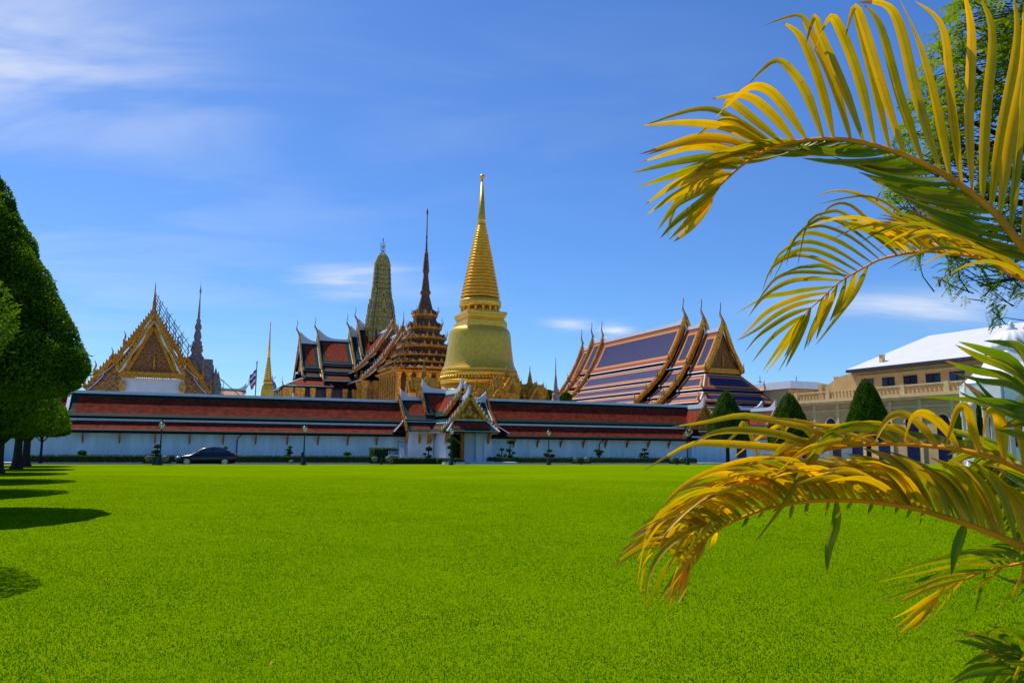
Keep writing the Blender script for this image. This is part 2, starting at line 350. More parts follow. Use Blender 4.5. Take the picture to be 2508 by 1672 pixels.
def barge(mb, apex, cdir, prof, w=0.42, t=0.22, adir=(0, 1, 0), m=0, teeth=0.5, tm=None, hang=0.0, wave=0.0, cutit=True):
    """gable board down one side. prof: [(w, dz)...] from apex; cdir = sideways direction"""
    apex = Vector(apex); c = Vector(cdir).normalized(); a = Vector(adir).normalized(); zu = Vector((0, 0, 1))
    pts = [apex+c*x+zu*z for x, z in prof]; tm = m if tm is None else tm
    for i in range(len(pts)-1):
        p, q = pts[i], pts[i+1]; d = (q-p); L = d.length; d.normalize(); n = c*(-d.dot(zu)) + zu*(d.dot(c)); n = n if n.z > 0 else -n
        ns = max(1, int(L/0.7)) if wave else 1
        for k in range(ns):
            a0 = p+d*(L*k/ns); a1 = p+d*(L*(k+1)/ns)
            w0 = n*(wave*sin(pi*2*k/ns)*.5); w1 = n*(wave*sin(pi*2*(k+1)/ns)*.5)
            mb.hexa([a0-a*t/2-n*w*.6+w0, a1-a*t/2-n*w*.6+w1, a1+a*t/2-n*w*.6+w1, a0+a*t/2-n*w*.6+w0, a0-a*t/2+n*w*.4, a1-a*t/2+n*w*.4, a1+a*t/2+n*w*.4, a0+a*t/2+n*w*.4], m)
        if teeth:
            nt2 = max(1, int(L/teeth))
            for k in range(nt2):
                b = p+d*(L*(k+.1)/nt2)+n*w*.38; e = p+d*(L*(k+.85)/nt2)+n*w*.38; tip = b+n*(teeth*.62)-d*teeth*.15
                mb.prism([b-a*t*.3, e-a*t*.3, tip-a*t*.3], a*(t*.6), tm)
        if hang: hanghong(mb, q, c*(1) + zu*0, hang, m)
    if cutit: mb.cut()
CHAP = mat('weathered_gilding', (0.62, 0.30, 0.02), 0.38, 0.6, 0.45, 3.0, 0.6, 12)
REL0 = mat('dark_blue_glass_ground', (0.05, 0.022, 0.075), 0.4, 0.1, c2=(0.36, 0.14, 0.02), vs=5.0, bump=0.8, bs=12, detail=10)
RELG = mat('gilded_scrollwork', (0.66, 0.30, 0.015), 0.32, 0.6, 0.3, 6.0, 0.4, 14)
def scrolls(mb, x0, x1, z0, z1, y, r, m):
    """rows of curling tendrils that fill a triangle, apex up"""
    st_s = random.getstate(); random.seed(int((x1-x0)*97)+3); H = z1-z0; nr = max(2, int(H*.86/(1.45*r)))
    for j in range(nr):
        f = (j+.45)/nr*.90; hw = (x1-x0)/2*(1-f)-r*.9; n = max(1, int(2*hw/(1.75*r))+1)
        for k in range(n):
            x = (x0+x1)/2+((k/(n-1)*2-1)*hw if n > 1 else 0); z = z0+H*f; sg = 1 if x > (x0+x1)/2 else -1; rr = r*random.uniform(.6, 1.2); a0 = random.uniform(-1.2, 1.2); x += random.uniform(-.3, .3)*r; z += random.uniform(-.3, .3)*r; sg *= random.choice((1, 1, -1))
            mb.tube([(x+sg*cos(a0+q*.62)*rr*(1-q/13), y, z+sin(a0+q*.62)*rr*(1-q/13)) for q in range(12)], [r*.16]*9+[r*.13, r*.1, r*.06], 4, m)
            if random.random() < .7: mb.tube([(x+sg*rr*.9, y, z), (x+sg*rr*1.25, y, z+rr*.45), (x+sg*rr*1.1, y, z+rr*.95)], [r*.15, r*.1, r*.02], 4, m)
    cxm = (x0+x1)/2; mb.tube([(cxm, y-.05, z0), (cxm, y-.1, z0+H*.12), (cxm, y-.1, z0+H*.3), (cxm, y-.05, z0+H*.46)], [r*.5, r*.35, r*.55, r*.08], 6, m)
    random.setstate(st_s)
# ------------------------------------------------------------------ ground
VE = -13.9   # far edge of the lawn
def wpoly(name, uv, z, m, kind='structure'):
    mb = MB(m); mb.poly([W(u, v, z) for u, v in uv]); return struct(mb.build(name), kind)
wpoly('ground', [(-2500, -2500), (2500, -2500), (2500, 2500), (-2500, 2500)], -0.50, KERB)
wpoly('road', [(-260, VE+.0), (260, VE+.0), (260, -6.6), (-260, -6.6)], -0.17, ASPH)
g = MB(KERB)
for u0 in range(-120, 121, 3):
    p = [(u0+.01, -6.6), (u0+2.99, -6.6), (u0+2.99, -6.35), (u0+.01, -6.35)]
    g.hexa([W(u, v, -.5) for u, v in p]+[W(u, v, -.05) for u, v in p])
struct(g.build('kerb'))
wpoly('pavement', [(-260, -6.35), (260, -6.35), (260, 70), (-260, 70)], -0.08, KERB)
# lawn sheet with a real edge
LAWN = bpy.data.materials.new('lawn_grass'); LAWN.use_nodes = True; t = LAWN.node_tree; b = t.nodes['Principled BSDF']; b.inputs['Roughness'].default_value = 0.75; b.inputs['Specular IOR Level'].default_value = 0.0
tcn = N(t, 'ShaderNodeTexCoord')
def noise(t, vec, s, d=4, r=0.5):
    n = N(t, 'ShaderNodeTexNoise'); n.inputs['Scale'].default_value = s; n.inputs['Detail'].default_value = d; n.inputs['Roughness'].default_value = r; t.links.new(vec, n.inputs['Vector']); return n.outputs[0]
def ramp(t, f, els):
    r = N(t, 'ShaderNodeValToRGB')
    while len(r.color_ramp.elements) < len(els): r.color_ramp.elements.new(0.5)
    for e, (p, c) in zip(r.color_ramp.elements, els): e.position = p; e.color = (*c, 1)
    t.links.new(f, r.inputs[0]); return r.outputs[0]
big = noise(t, tcn.outputs['Object'], 0.18, 5); mid = noise(t, tcn.outputs['Object'], 2.2, 5); fine = noise(t, tcn.outputs['Object'], 28, 4, 0.7)
f = M(t, 'ADD', M(t, 'MULTIPLY', big, 0.45), M(t, 'ADD', M(t, 'MULTIPLY', mid, 0.35), M(t, 'MULTIPLY', fine, 0.45)))
col = ramp(t, f, [(0.36, (0.070, 0.14, 0.0005)), (0.55, (0.130, 0.222, 0.0006)), (0.80, (0.18, 0.275, 0.001))])
dry = ramp(t, noise(t, tcn.outputs['Object'], 0.9, 7, 0.65), [(0.60, (0, 0, 0)), (0.80, (1, 1, 1))])
mmx = N(t, 'ShaderNodeMixRGB'); mmx.inputs[2].default_value = (0.20, 0.19, 0.004, 1); t.links.new(M(t, 'MULTIPLY', dry, 0.45), mmx.inputs[0]); t.links.new(col, mmx.inputs[1]); t.links.new(mmx.outputs[0], b.inputs['Base Color'])
bn = N(t, 'ShaderNodeBump'); bn.inputs['Strength'].default_value = 0.8; bn.inputs['Distance'].default_value = 0.04; t.links.new(fine, bn.inputs['Height']); t.links.new(bn.outputs[0], b.inputs['Normal'])
lm = MB(LAWN); L = [(-90, -95), (75, -95), (75, VE), (-90, VE)]
lm.hexa([W(u, v, -.5) for u, v in L]+[W(u, v, 0) for u, v in L]); struct(lm.build('lawn'))
# grass blades over the near part of the lawn
GRS = leafmat('grass_blades', (0.045, 0.185, 0.0005), (0.225, 0.42, 0.001), 0.5, 0.8, 0.0)
import numpy as np
rng = np.random.default_rng(3)
n = 800000
y = 4.2 + 34*rng.random(n)**1.9; x = (rng.random(n)*2-1)*(0.69*y+5)
h = (0.009+0.013*rng.random(n))*np.clip(1.15-y/42, .3, 1); an = rng.random(n)*2*pi; wd = 0.0018+0.00045*y
lx = (rng.random(n)-.5)*h*1.6; ly = (rng.random(n)-.5)*h*1.6
v = np.zeros((n, 3, 3)); v[:, 0, 0] = x-np.cos(an)*wd; v[:, 0, 1] = y-np.sin(an)*wd; v[:, 1, 0] = x+np.cos(an)*wd; v[:, 1, 1] = y+np.sin(an)*wd
v[:, 2, 0] = x+lx; v[:, 2, 1] = y+ly; v[:, 2, 2] = h
me = bpy.data.meshes.new('grass'); me.vertices.add(n*3); me.vertices.foreach_set('co', v.reshape(-1)); me.loops.add(n*3); me.loops.foreach_set('vertex_index', np.arange(n*3, dtype=np.int32))
me.polygons.add(n); me.polygons.foreach_set('loop_start', np.arange(0, n*3, 3, dtype=np.int32)); me.polygons.foreach_set('loop_total', np.full(n, 3, dtype=np.int32)); me.materials.append(GRS)
a = me.attributes.new('tone', 'FLOAT', 'FACE'); tone = 0.42+0.30*np.sin(x*1.7+np.sin(y*1.3)*2)*np.sin(y*1.1+x*.4)+0.95*(rng.random(n)-.5); a.data.foreach_set('value', np.clip(tone, 0, 1).astype(np.float32))
me.update(); me.validate(); go = bpy.data.objects.new('grass', me); COL.objects.link(go); struct(go, 'stuff'); go['label'] = 'short bright green grass blades of the near lawn'; go['category'] = 'grass'
# scattered dry leaves on the near lawn
dl = MB(mat('dry_leaf', (0.30, 0.13, 0.03), 0.8, 0, 0.5, 5))
for i in range(36):
    D = 5.5+14*random.random(); X = (random.random()*2-1)*0.66*D; a = random.random()*6.28; s = 0.009+0.012*random.random()
    p = Vector((X, D, 0.035)); e = Vector((cos(a), sin(a), random.uniform(-.2, .3))); f2 = Vector((-sin(a), cos(a), random.uniform(-.3, .3)))
    dl.poly([p-e*s*1.5, p+f2*s*.6, p+e*s*1.5, p-f2*s*.6])
o = struct(dl.build('dry_leaves'), 'stuff'); o['label'] = 'scattered brown fallen leaves on the near lawn'; o['category'] = 'leaves'

# ------------------------------------------------------------------ gallery walls
def gallery(name, label, ua, ub, zr, zs, ze, brackets, pipes, leftend=False):
    r = thing(name, label, 'wall', W(ua, 0, 0), TH, 'red roofed gallery walls'); Lw = ub-ua
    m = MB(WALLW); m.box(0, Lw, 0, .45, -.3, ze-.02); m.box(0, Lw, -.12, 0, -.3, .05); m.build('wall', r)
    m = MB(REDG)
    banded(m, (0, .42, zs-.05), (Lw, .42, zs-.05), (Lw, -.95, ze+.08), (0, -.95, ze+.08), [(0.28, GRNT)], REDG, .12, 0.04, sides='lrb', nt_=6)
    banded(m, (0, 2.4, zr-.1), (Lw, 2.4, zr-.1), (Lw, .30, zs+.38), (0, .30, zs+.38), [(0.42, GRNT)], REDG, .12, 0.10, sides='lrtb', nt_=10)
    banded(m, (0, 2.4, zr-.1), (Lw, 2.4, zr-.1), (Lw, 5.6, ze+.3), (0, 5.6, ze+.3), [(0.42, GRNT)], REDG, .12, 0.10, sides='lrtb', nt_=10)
    m.box(0, Lw, .52, .62, zs-.05, zs+.4, DARK)
    m.build('roof', r)
    m = MB(TRIM); m.box(-.05, Lw, 2.2, 2.6, zr-.12, zr+.14); m.box(-.05, Lw, .36, .54, zs-.02, zs+.17); m.build('roof_trim', r)
    m = MB(DARK); m.box(-.02, Lw, -1.0, -.86, ze-.16, ze+.07); m.box(0, Lw, -.84, .0, ze-.08, ze-.02); m.build('eave_board', r)
    if leftend:
        m = MB(TRIM); m.prism([(-.1, 2.4, zr+.2), (-.1, .25, zs+.35), (-.1, .6, zs+.35), (-.1, 2.4, zr-.3)], (-.25, 0, 0)); m.cut(); m.prism([(-.1, .5, zs+.1), (-.1, -.95, ze+.05), (-.1, -.6, ze), (-.1, .7, zs)], (-.25, 0, 0)); m.build('gable_trim', r)
    for bu in brackets:
        m = MB(GOLDD); x = bu-ua
        m.prism([(x-.06, -.03, ze-1.05), (x-.06, -.16, ze-.85), (x-.06, -.62, ze-.22), (x-.06, -.8, ze-.12), (x-.06, -.34, ze-.2), (x-.06, -.03, ze-.5)], (.12, 0, 0)); m.build('bracket', r)
    for bu in pipes:
        m = MB(IRON); x = bu-ua; m.tube([(x+.35, -.7, ze-.12), (x+.15, -.4, ze-.35), (x, -.2, ze-.6), (x, -.18, -.3)], .055, 6); m.build('drainpipe', r)
    return r
uL = hv(168, 1000, 0)[0]; uG = hv(985, 1000, 0)[0]; uR = hv(1712, 1020, 0)[0]
ub0 = hv(203, 1062, -.3)[0]
br = [ub0+2.87*i for i in range(-2, 16) if uL+.5 < ub0+2.87*i < hv(935, 1070, 0)[0]]
gallery('gallery_wall', 'long white wall under a red tiled roof left of the gate, behind the black car', uL, uG+1.5, 6.05, 3.48, 2.52, br, [hv(580, 1090, 0)[0]], True)
ub1 = hv(1318, 1072, -.3)[0]
br = [ub1+2.87*i*.97 for i in range(-1, 8)]
gallery('gallery_wall', 'white wall under a red tiled roof right of the gate porch', hv(1150, 1000, 0)[0], uR, 6.55, 3.78, 2.46, [x for x in br if x < uR], [hv(1466, 1100, 0)[0]])
# perpendicular run of the gallery behind the left trees
gallery('gallery_wall', 'red roofed white wall half hidden behind the topiary trees at far left', uL-22, uL-.004, 6.05, 3.48, 2.52, [uL-3.5, uL-6.4], [])
# low white wall right of the gallery
lw = thing('boundary_wall', 'low plain white wall with square piers behind the cone trees on the right', 'wall', W(uR+.3, 0, 0), TH)
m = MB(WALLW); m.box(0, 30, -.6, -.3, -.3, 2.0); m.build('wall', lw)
for k in range(6): m = MB(WHITE); m.box(3+k*5, 3.9+k*5, -.75, -.15, -.3, 2.3); m.box(2.9+k*5, 4*1+k*5, -.85, -.05, 2.3, 2.42); m.build('pier', lw)
for k in range(4): m = MB(GLASS); m.box(4.6+k*5, 6.0+k*5, -.64, -.61, .4, 1.8); m.build('window', lw)

# ------------------------------------------------------------------ gate porch
def gate_porch(label):
    v0 = 2.0; ul = hv(981, 946, v0)[0]; ur_ = hv(1190, 954, v0)[0]; uc = (ul+ur_)/2; hw = (ur_-ul)/2
    r = thing('gate_porch', label, 'gate', W(uc, v0, 0), TH, 'red roofed porches in the gallery wall')
    zr = 6.75; ze = 3.0
    B1 = [(0.14, TRIM), (0.46, GRNT)]; B2 = [(.16, TRIM), (.4, GRNT)]
    def H(px, py, v): a, z = hv(px, py, v); return a-uc, z
    # lower main roof, ridge along x
    m = MB(REDT)
    gable(m, (-hw, 0, 6.35), (hw, 0, 6.35), [(0, 0, 2.25, -2.15), (2.1, -2.35, 3.5, -3.5)], B1, REDT, .08)
    # upper crossing roof, higher and narrower
    gable(m, (-hw+2.3, 0, 7.25), (hw-2.3, 0, 7.25), [(0, 0, 2.0, -2.5)], B1, REDT, .08)
    m.build('roof', r)
    fv = -8.0; fx = H(1153, 960, fv+v0)[0]; gx = fx
    m = MB(REDT)
    gable(m, (gx, fv+.3, 6.25), (gx, 0, 6.25), [(0, 0, 1.75, -2.2), (1.65, -2.35, 2.75, -3.4)], B1, REDT, .06)
    gable(m, (gx, fv+2.6, 7.05), (gx, 0, 7.05), [(0, 0, 1.75, -2.5)], B1, REDT, .06)
    m.build('front_roof', r)
    # hipped skirts under both gables
    m = MB(REDT)
    banded(m, (gx-1.65, fv+.15, 4.05), (gx+1.65, fv+.15, 4.05), (gx+2.75, fv-1.0, 2.95), (gx-2.75, fv-1.0, 2.95), [(.15, TRIM), (.34, GRNT)], REDT, .08, .03); m.cut()
    for sx in (-1, 1):
        q = [(sx*(hw+.1), 2.0, 4.05), (sx*(hw+.1), -2.0, 4.05), (sx*(hw+1.4), -3.5, 2.9), (sx*(hw+1.4), 3.5, 2.9)]
        banded(m, *q, [(.15, TRIM), (.34, GRNT)], REDT, .08, .03); m.cut()
    m.build('skirt_roof', r)
    m = MB(TRIM)
    ridge(m, (-hw, 0, 6.3), (hw, 0, 6.3), .85, .85, 1.5, .24, .26); ridge(m, (-hw+2.3, 0, 7.2), (hw-2.3, 0, 7.2), .95, .95, 1.5, .3, .3)
    ridge(m, (gx, fv+.3, 6.2), (gx, -1, 6.2), .95, 0, 1.6, .3, .3); ridge(m, (gx, fv+2.6, 7.0), (gx, -.5, 7.0), 1.0, 0, 1.5, .3, .3)
    m.build('roof_ridge', r)
    for (ax, ay, az, pr) in ((gx, fv+.12, 6.45, [(0, 0), (.95, -1.45), (1.8, -2.5), (2.85, -3.65)]), (gx, fv+2.45, 7.25, [(0, 0), (.95, -1.5), (1.8, -2.65)])):
        m = MB(GOLD2)
        for sg in (-1, 1): barge(m, (ax, ay, az), (sg, 0, 0), pr, .34, .18, (0, 1, 0), 0, .38, TRIM, .75, .12)
        m.build('bargeboard', r)
        m = MB(GOLDD); chofa(m, (ax, ay, az), (0, -1, 0), .95); m.build('roof_finial', r)
    for sx in (-1, 1):
        for (ax, az, pr) in ((sx*(hw+.12), 6.5, [(0, 0), (1.2, -1.35), (2.3, -2.3), (3.55, -3.6)]), (sx*(hw-2.2), 7.4, [(0, 0), (1.1, -1.5), (2.05, -2.6)])):
            m = MB(GOLDD)
            for sg in (-1, 1): barge(m, (ax, 0, az), (0, sg, 0), pr, .30, .18, (1, 0, 0), 0, .42, GOLD2, .7)
            m.build('bargeboard', r)
            m = MB(GOLDD); chofa(m, (ax, 0, az), (sx, 0, 0), .95); m.build('roof_finial', r)
        m = MB(GOLDD); m.prism([(sx*(hw-.05), -2.0, 4.05), (sx*(hw-.05), 2.0, 4.05), (sx*(hw-.05), 0, 6.2)], (sx*.1, 0, 0)); m.build('pediment', r)
    m = MB(REL0); m.prism([(gx-1.6, fv+.35, 4.15), (gx+1.6, fv+.35, 4.15), (gx, fv+.35, 6.05)], (0, .12, 0)); m.box(gx-1.75, gx+1.75, fv+.12, fv+.4, 3.95, 4.15, GOLD2); scrolls(m, gx-1.5, gx+1.5, 4.2, 5.9, fv+.3, .17, RELG)
    for (x, z, s) in ((0, 4.7, .28), (-.6, 4.45, .2), (.6, 4.45, .2), (0, 5.25, .16), (-1.1, 4.35, .14), (1.1, 4.35, .14)):
        m.prism([(gx+x+cos(k)*s*(1+.35*(i % 2)), fv+.25, z+sin(k)*s*(1+.35*(i % 2))) for i, k in enumerate([j*pi/6 for j in range(12)])], (0, .12, 0), GOLD2)
    m.build('pediment', r)
    # walls: front wing opening with deep dark doorway
    m = MB(WHITE)
    zt = 2.95; ffv = fv+1.0
    m.box(-hw+.2, gx-1.5, -3.0, -2.6, -.3, zt)             # main body front wall
    m.box(-hw+.2, -hw+.6, -2.6, 3, -.3, zt); m.box(hw-.6, hw-.2, -2.6, 3, -.3, zt)
    m.box(gx-2.1, gx-1.72, ffv, ffv+.6, -.3, zt)            # wing front, left pier
    m.box(gx-.22, gx+1.0, ffv+.5, ffv+.9, -.3, zt); m.box(gx+1.0, gx+2.1, ffv, ffv+.6, -.3, zt)
    m.box(gx-2.1, gx-1.7, ffv+.6, -2.6, -.3, zt); m.box(gx+1.7, gx+2.1, ffv+.6, -2.6, -.3, zt)
    m.box(gx+1.5, hw-.6, -3.0, -2.6, -.3, zt)
    m.build('wall', r)
    m = MB(WHITE)
    for x in (-hw+.1, gx+2.2, gx-2.6): m.box(x, x+.38, -3.25, -3.003, -.3, zt-.002); m.cut()
    m.box(gx+1.75, gx+2.2, ffv-.25, ffv-.003, -.3, zt-.003); m.cut(); m.box(gx-2.2, gx-1.75, ffv-.25, ffv-.003, -.3, zt-.003)
    m.build('pilaster', r)
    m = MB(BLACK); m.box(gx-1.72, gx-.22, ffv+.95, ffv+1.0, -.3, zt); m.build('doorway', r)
    m = MB(WHITE); m.box(gx-2.6, gx+2.6, ffv-.7, ffv-.26, -.3, .06); m.build('step', r)
    m = MB(GOLDD); m.box(gx-.6, gx-.24, ffv-.05, ffv+.5, -.3, zt-.01); m.box(gx-1.71, gx-1.5, ffv-.02, ffv+.3, -.3, zt-.01); m.box(gx-1.49, gx-.61, ffv-.04, ffv+.2, zt-.3, zt-.015); m.build('door_frame', r)
    m = MB(DARK); m.box(-hw-1.2, hw+1.2, -3.4, 3.4, 2.78, 2.93); m.box(gx-2.65, gx+2.65, fv-.9, -3.4, 2.80, 2.95); m.build('eave_board', r)
    for (x, y) in ((-hw-.1, -3.05), (-hw+1.3, -3.05), (-hw+2.2, -3.05), (gx-2.2, ffv-.2), (gx+2.15, ffv-.2), (gx-2.6, -3.3)):
        m = MB(GOLD2); m.prism([(x-.09, y, 1.7), (x-.09, y-.25, 1.95), (x-.09, y-.9, 2.7), (x-.09, y-1.0, 2.8), (x-.09, y-.3, 2.8), (x-.09, y, 2.3)], (.18, 0, 0)); m.build('bracket', r)
    return r
gp = gate_porch('red roofed gate porch with gold pediment and dark doorway in the middle of the wall')
u2 = hv(1832, 1000, 4)[0]
dup(gp, W(u2, 4, -.1), TH, 'second gate porch with sunlit glittering roofs behind the right cone trees', 0.92)
# small corner gable where the right gallery ends
cg = thing('corner_gable', 'small dark gilded gable closing the right end of the gallery roof', 'roof', W(uR, 2.4, 0), TH)
m = MB(REDT); gable(m, (0, -3.6, 6.4), (0, 2, 6.4), [(0, 0, 1.9, -2.7), (1.8, -2.9, 3.0, -3.8)], [(.14, TRIM), (.4, GRNT)], REDT, .05); m.build('roof', cg)
m = MB(GOLDD); m.prism([(-1.8, -3.5, 3.7), (1.8, -3.5, 3.7), (0, -3.5, 6.2)], (0, .1, 0)); m.build('pediment', cg)
m = MB(GOLDD)
for sg in (-1, 1): barge(m, (0, -3.65, 6.5), (sg, 0, 0), [(0, 0), (1.9, -2.75), (3.05, -3.85)], .3, .15, (0, 1, 0), 0, .35, GOLD2, .7)
m.build('bargeboard', cg)
m = MB(TRIM); ridge(m, (0, -3.5, 6.35), (0, 2, 6.35), .9, 0, 1.5, .3, .26); m.build('roof_ridge', cg)
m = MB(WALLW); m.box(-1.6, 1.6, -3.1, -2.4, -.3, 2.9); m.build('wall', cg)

# ------------------------------------------------------------------ golden stupa
def lathe_px(axis, v, pts, k=1.0):
    """measure a turned profile: pts (py, half width in photo px) -> (r, z) about the axis column"""
    out = []; u0, _ = hv(axis, 900, v); D = W(u0, v).y
    for py, hwp in pts:
        out.append((hwp*D/F*k, hv(axis, py, v)[1]))
    return out
s = 2.614
uS, _ = hv(1175.5, 800, 30)
st_ = thing('golden_stupa', 'huge golden bell shaped stupa with a ringed spire, tallest thing in the middle', 'stupa', W(uS, 30, 0), TH)
P = lambda pts: lathe_px(1175.5, 30, [(400+y/s, r/s) for y, r in pts])
C64 = CIR(64)
def latheobj(name, prof, parent, m, sec=None, smooth=True):
    b_ = MB(m); b_.loft([(max(r, .001), z) for r, z in prof], sec or C64, (0, 0), 0, smooth); o = b_.build(name, parent); return o
prof = [(0.02, 0)]
bz = hv(1175.5, 400+86/s, 30)[1]
latheobj('finial_ball', [(0.42*sin(k*pi/8)+.001, bz-.42*cos(k*pi/8)) for k in range(9)], st_, GOLD)
latheobj('spire', P([(392, 30), (386, 29), (372, 23), (370, 27), (362, 27), (98, 5)]), st_, GOLD)
# ringed spire
ring = []; nR = 25; 
for k in range(nR):
    a0 = (k/nR)**1.18; a1 = ((k+1)/nR)**1.18; y0 = 395+475*a0; y1 = 395+475*a1; r0 = 27+95*a0**.92; r1 = 27+95*a1**.92; d = y1-y0
    ring += [(y0+.02*d, r0*.97), (y0+.22*d, r1*1.01), (y0+.45*d, r1*1.065), (y0+.68*d, r1*1.05), (y0+.85*d, r1*.97), (y0+.97*d, r1*.90)]
latheobj('ringed_spire', list(reversed(P(ring))), st_, GOLD)
latheobj('collar', P([(930, 105), (926, 130), (920, 136), (888, 136), (880, 131), (872, 118)]), st_, GOLD)
latheobj('drum', P([(968, 88), (925, 88)]), st_, GOLD)
zc0 = hv(1175.5, 400+966/s, 30)[1]; zc1 = hv(1175.5, 400+926/s, 30)[1]; rc = P([(940, 120)])[0][0]
for k in range(16):
    a = 2*pi*(k+.5)/16; b_ = MB(GOLD); b_.loft([(.26, zc0), (.2, zc0+.2), (.2, zc1-.2), (.26, zc1+.05)], CIR(10), (rc*cos(a), rc*sin(a)), 0, True); b_.build('column', st_)
def sqo(name, lst, m=GOLD):
    pr = [(r*.875, hv(1175.5, 400+y/s, 30)[1]) for y, r in lst]; b_ = MB(m); b_.loft(pr, SQ, (0, 0), 0, False); return b_.build(name, st_)
sqo('harmika', [(1072, 3.52), (1026, 3.5), (1024, 3.32), (1018, 3.32), (1008, 3.1), (1004, 3.1), (1000, 3.3), (990, 3.36), (984, 3.36), (982, 3.52), (966, 3.52), (962, 3.4)])
latheobj('bell', P([(1346, 222), (1336, 246), (1326, 240), (1300, 226), (1260, 217), (1200, 209), (1140, 203), (1100, 199), (1080, 193), (1066, 183), (1058, 168), (1054, 140)]), st_, GOLD)
latheobj('base_moulding', P([(1425, 250), (1408, 262), (1400, 262), (1394, 240), (1388, 236), (1378, 238), (1370, 250), (1352, 250), (1344, 245), (1340, 220)]), st_, GOLD)
bm = P([(1383, 247)])[0]
b_ = MB(GOLD)
for k in range(72):
    a = 2*pi*k/72; b_.loft([(.16, bm[1]-.2), (.24, bm[1]), (.1, bm[1]+.26)], CIR(6), (bm[0]*cos(a), bm[0]*sin(a)), 0, True)
b_.build('lotus_band', st_)
latheobj('base', [(9.2, -.2), (9.2, 2.2), (8.6, 2.4), (8.6, 3.4), (8.0, 3.6)] + P([(1520, 285), (1500, 272), (1480, 268), (1476, 258), (1440, 256), (1436, 246), (1422, 246)]), st_, GOLD)
# gilded chapels with small spires round the foot of the stupa
def chapel(label, axis, v, ytip, yb, k=1.0, porch=True):
    u, zt_ = hv(axis, ytip, v); zb = hv(axis, yb, v)[1]; r = thing('gilded_chapel', label, 'shrine', W(u, v, 0), TH, 'small gilded chapels round the golden stupa')
    H = zt_-zb; b_ = MB(CHAP); b_.loft([(1.05*k, zb-.1), (1.1*k, zb+.10*H), (.86*k, zb+.16*H), (.7*k, zb+.22*H), (.72*k, zb+.26*H), (.55*k, zb+.34*H), (.4*k, zb+.40*H), (.3*k, zb+.44*H)], RED, (0, 0), 0); b_.build('spire_base', r)
    pr = [(.34*k, zb+.42*H)]
    for i in range(7):
        a = i/7; rr = (.36-.26*a)*k; z0 = zb+H*(.45+.3*a); pr += [(rr*.75, z0), (rr*1.15, z0+.015*H), (rr*.8, z0+.036*H)]
    pr += [(.07*k, zb+.78*H), (.05*k, zb+.9*H), (.01, zt_)]
    b_ = MB(CHAP); b_.loft(pr, CIR(12), (0, 0), 0, True); b_.build('spire', r)
    b_ = MB(CHAP); b_.box(-1.5*k, 1.5*k, -1.5*k, 1.5*k, 0, zb-.1); b_.box(-1.7*k, 1.7*k, -1.7*k, 1.7*k, zb-.3, zb-.1); b_.build('body', r)
    if porch:
        b_ = MB(CHAP, GOLDD)
        for dx, dy in ((0, -1), (-1, 0), (1, 0)):
            ax = Vector((dx, dy, 0)); p = ax*1.9*k; c_ = Vector((-dy, dx, 0)); 
            for q, hh in ((1.9, 0), (2.3, -.5*k)):
                a_ = ax*q*k; b_.prism([a_+c_*1.05*k+Vector((0, 0, zb-.2+hh)), a_-c_*1.05*k+Vector((0, 0, zb-.2+hh)), a_+Vector((0, 0, zb+1.5*k+hh))], -ax*(q*k))
                chofa(b_, a_+Vector((0, 0, zb+1.4*k+hh)), ax, .9*k)
                for sg in (-1, 1): barge(b_, a_+ax*.04+Vector((0, 0, zb+1.55*k+hh)), c_*sg, [(0, 0), (1.1*k, -1.75*k)], .2*k, .14*k, ax, 0, .3*k, 0, .5*k, cutit=False)
            b_.prism([p*1.0+ax*.5*k+c_*.55*k+Vector((0, 0, zb-.3-.5*k)), p+ax*.5*k-c_*.55*k+Vector((0, 0, zb-.3-.5*k)), p+ax*.5*k+Vector((0, 0, zb+.4*k))], ax*.06, GOLDD); b_.cut()
        b_.build('porch_gable', r)
    return r
chapel('slim gilded chapel spire between the gate roof and the columned hall', 1039, 14, 876, 950, .85)
chapel('gilded chapel whose thin spire stands against the right side of the great bell', 1241, 20, 880, 950, .9)
chapel('gilded chapel with ringed spire standing alone right of the stupa', 1298, 24, 893, 968, 1.05)
chapel('gilded chapel at the right foot of the bell, lowest of the chapels', 1213, 13, 925, 975, .7)
chapel('gilded chapel peeking out between stupa base and lone chapel', 1263, 26, 918, 968, .6)
chapel('gilded chapel just above the right end of the gate porch roof', 1168, 14, 918, 968, .55)

# ------------------------------------------------------------------ mondop (columned hall with stepped spire)
vM = 55; uM = hv(1040, 800, vM)[0]
mo = thing('columned_shrine', 'square gilded hall with dark stepped roof and needle spire, left of the golden stupa', 'temple', W(uM, vM, 0), TH)
PM = lambda pts: lathe_px(1040, vM, pts)
b_ = MB(MOND); b_.loft(list(reversed(PM([(507, .3), (512, .8), (516, 2.2), (522, 2.6), (526, 1.2), (575, 1.6), (582, 2.6), (584, 1.8), (617, 3.0)]))), CIR(8), (0, 0), 0, True); b_.build('spire_tip', mo)
pr = [];
for i in range(9):
    y = 618+ i*5.4; r = 3.2+i*.33; pr += [(y, r*1.0), (y+1.5, r*1.5), (y+4, r*1.25)]
pr += [(668, 6.5), (672, 5.4), (712, 9.6), (714, 12), (718, 12.5), (722, 10), (724, 9.2), (764, 19.5)]
b_ = MB(MOND); b_.loft(list(reversed(PM(pr))), RED, (0, 0), 0); b_.build('spire', mo)
tiers = [(760, 24, 30, 772, 784), (784, 28, 40, 804, 817), (817, 38, 52, 829, 841), (841, 50, 64, 851, 864), (864, 62, 76, 874, 883), (883, 74, 90, 893, 900), (900, 88, 106, 909, 917)]
zl = None
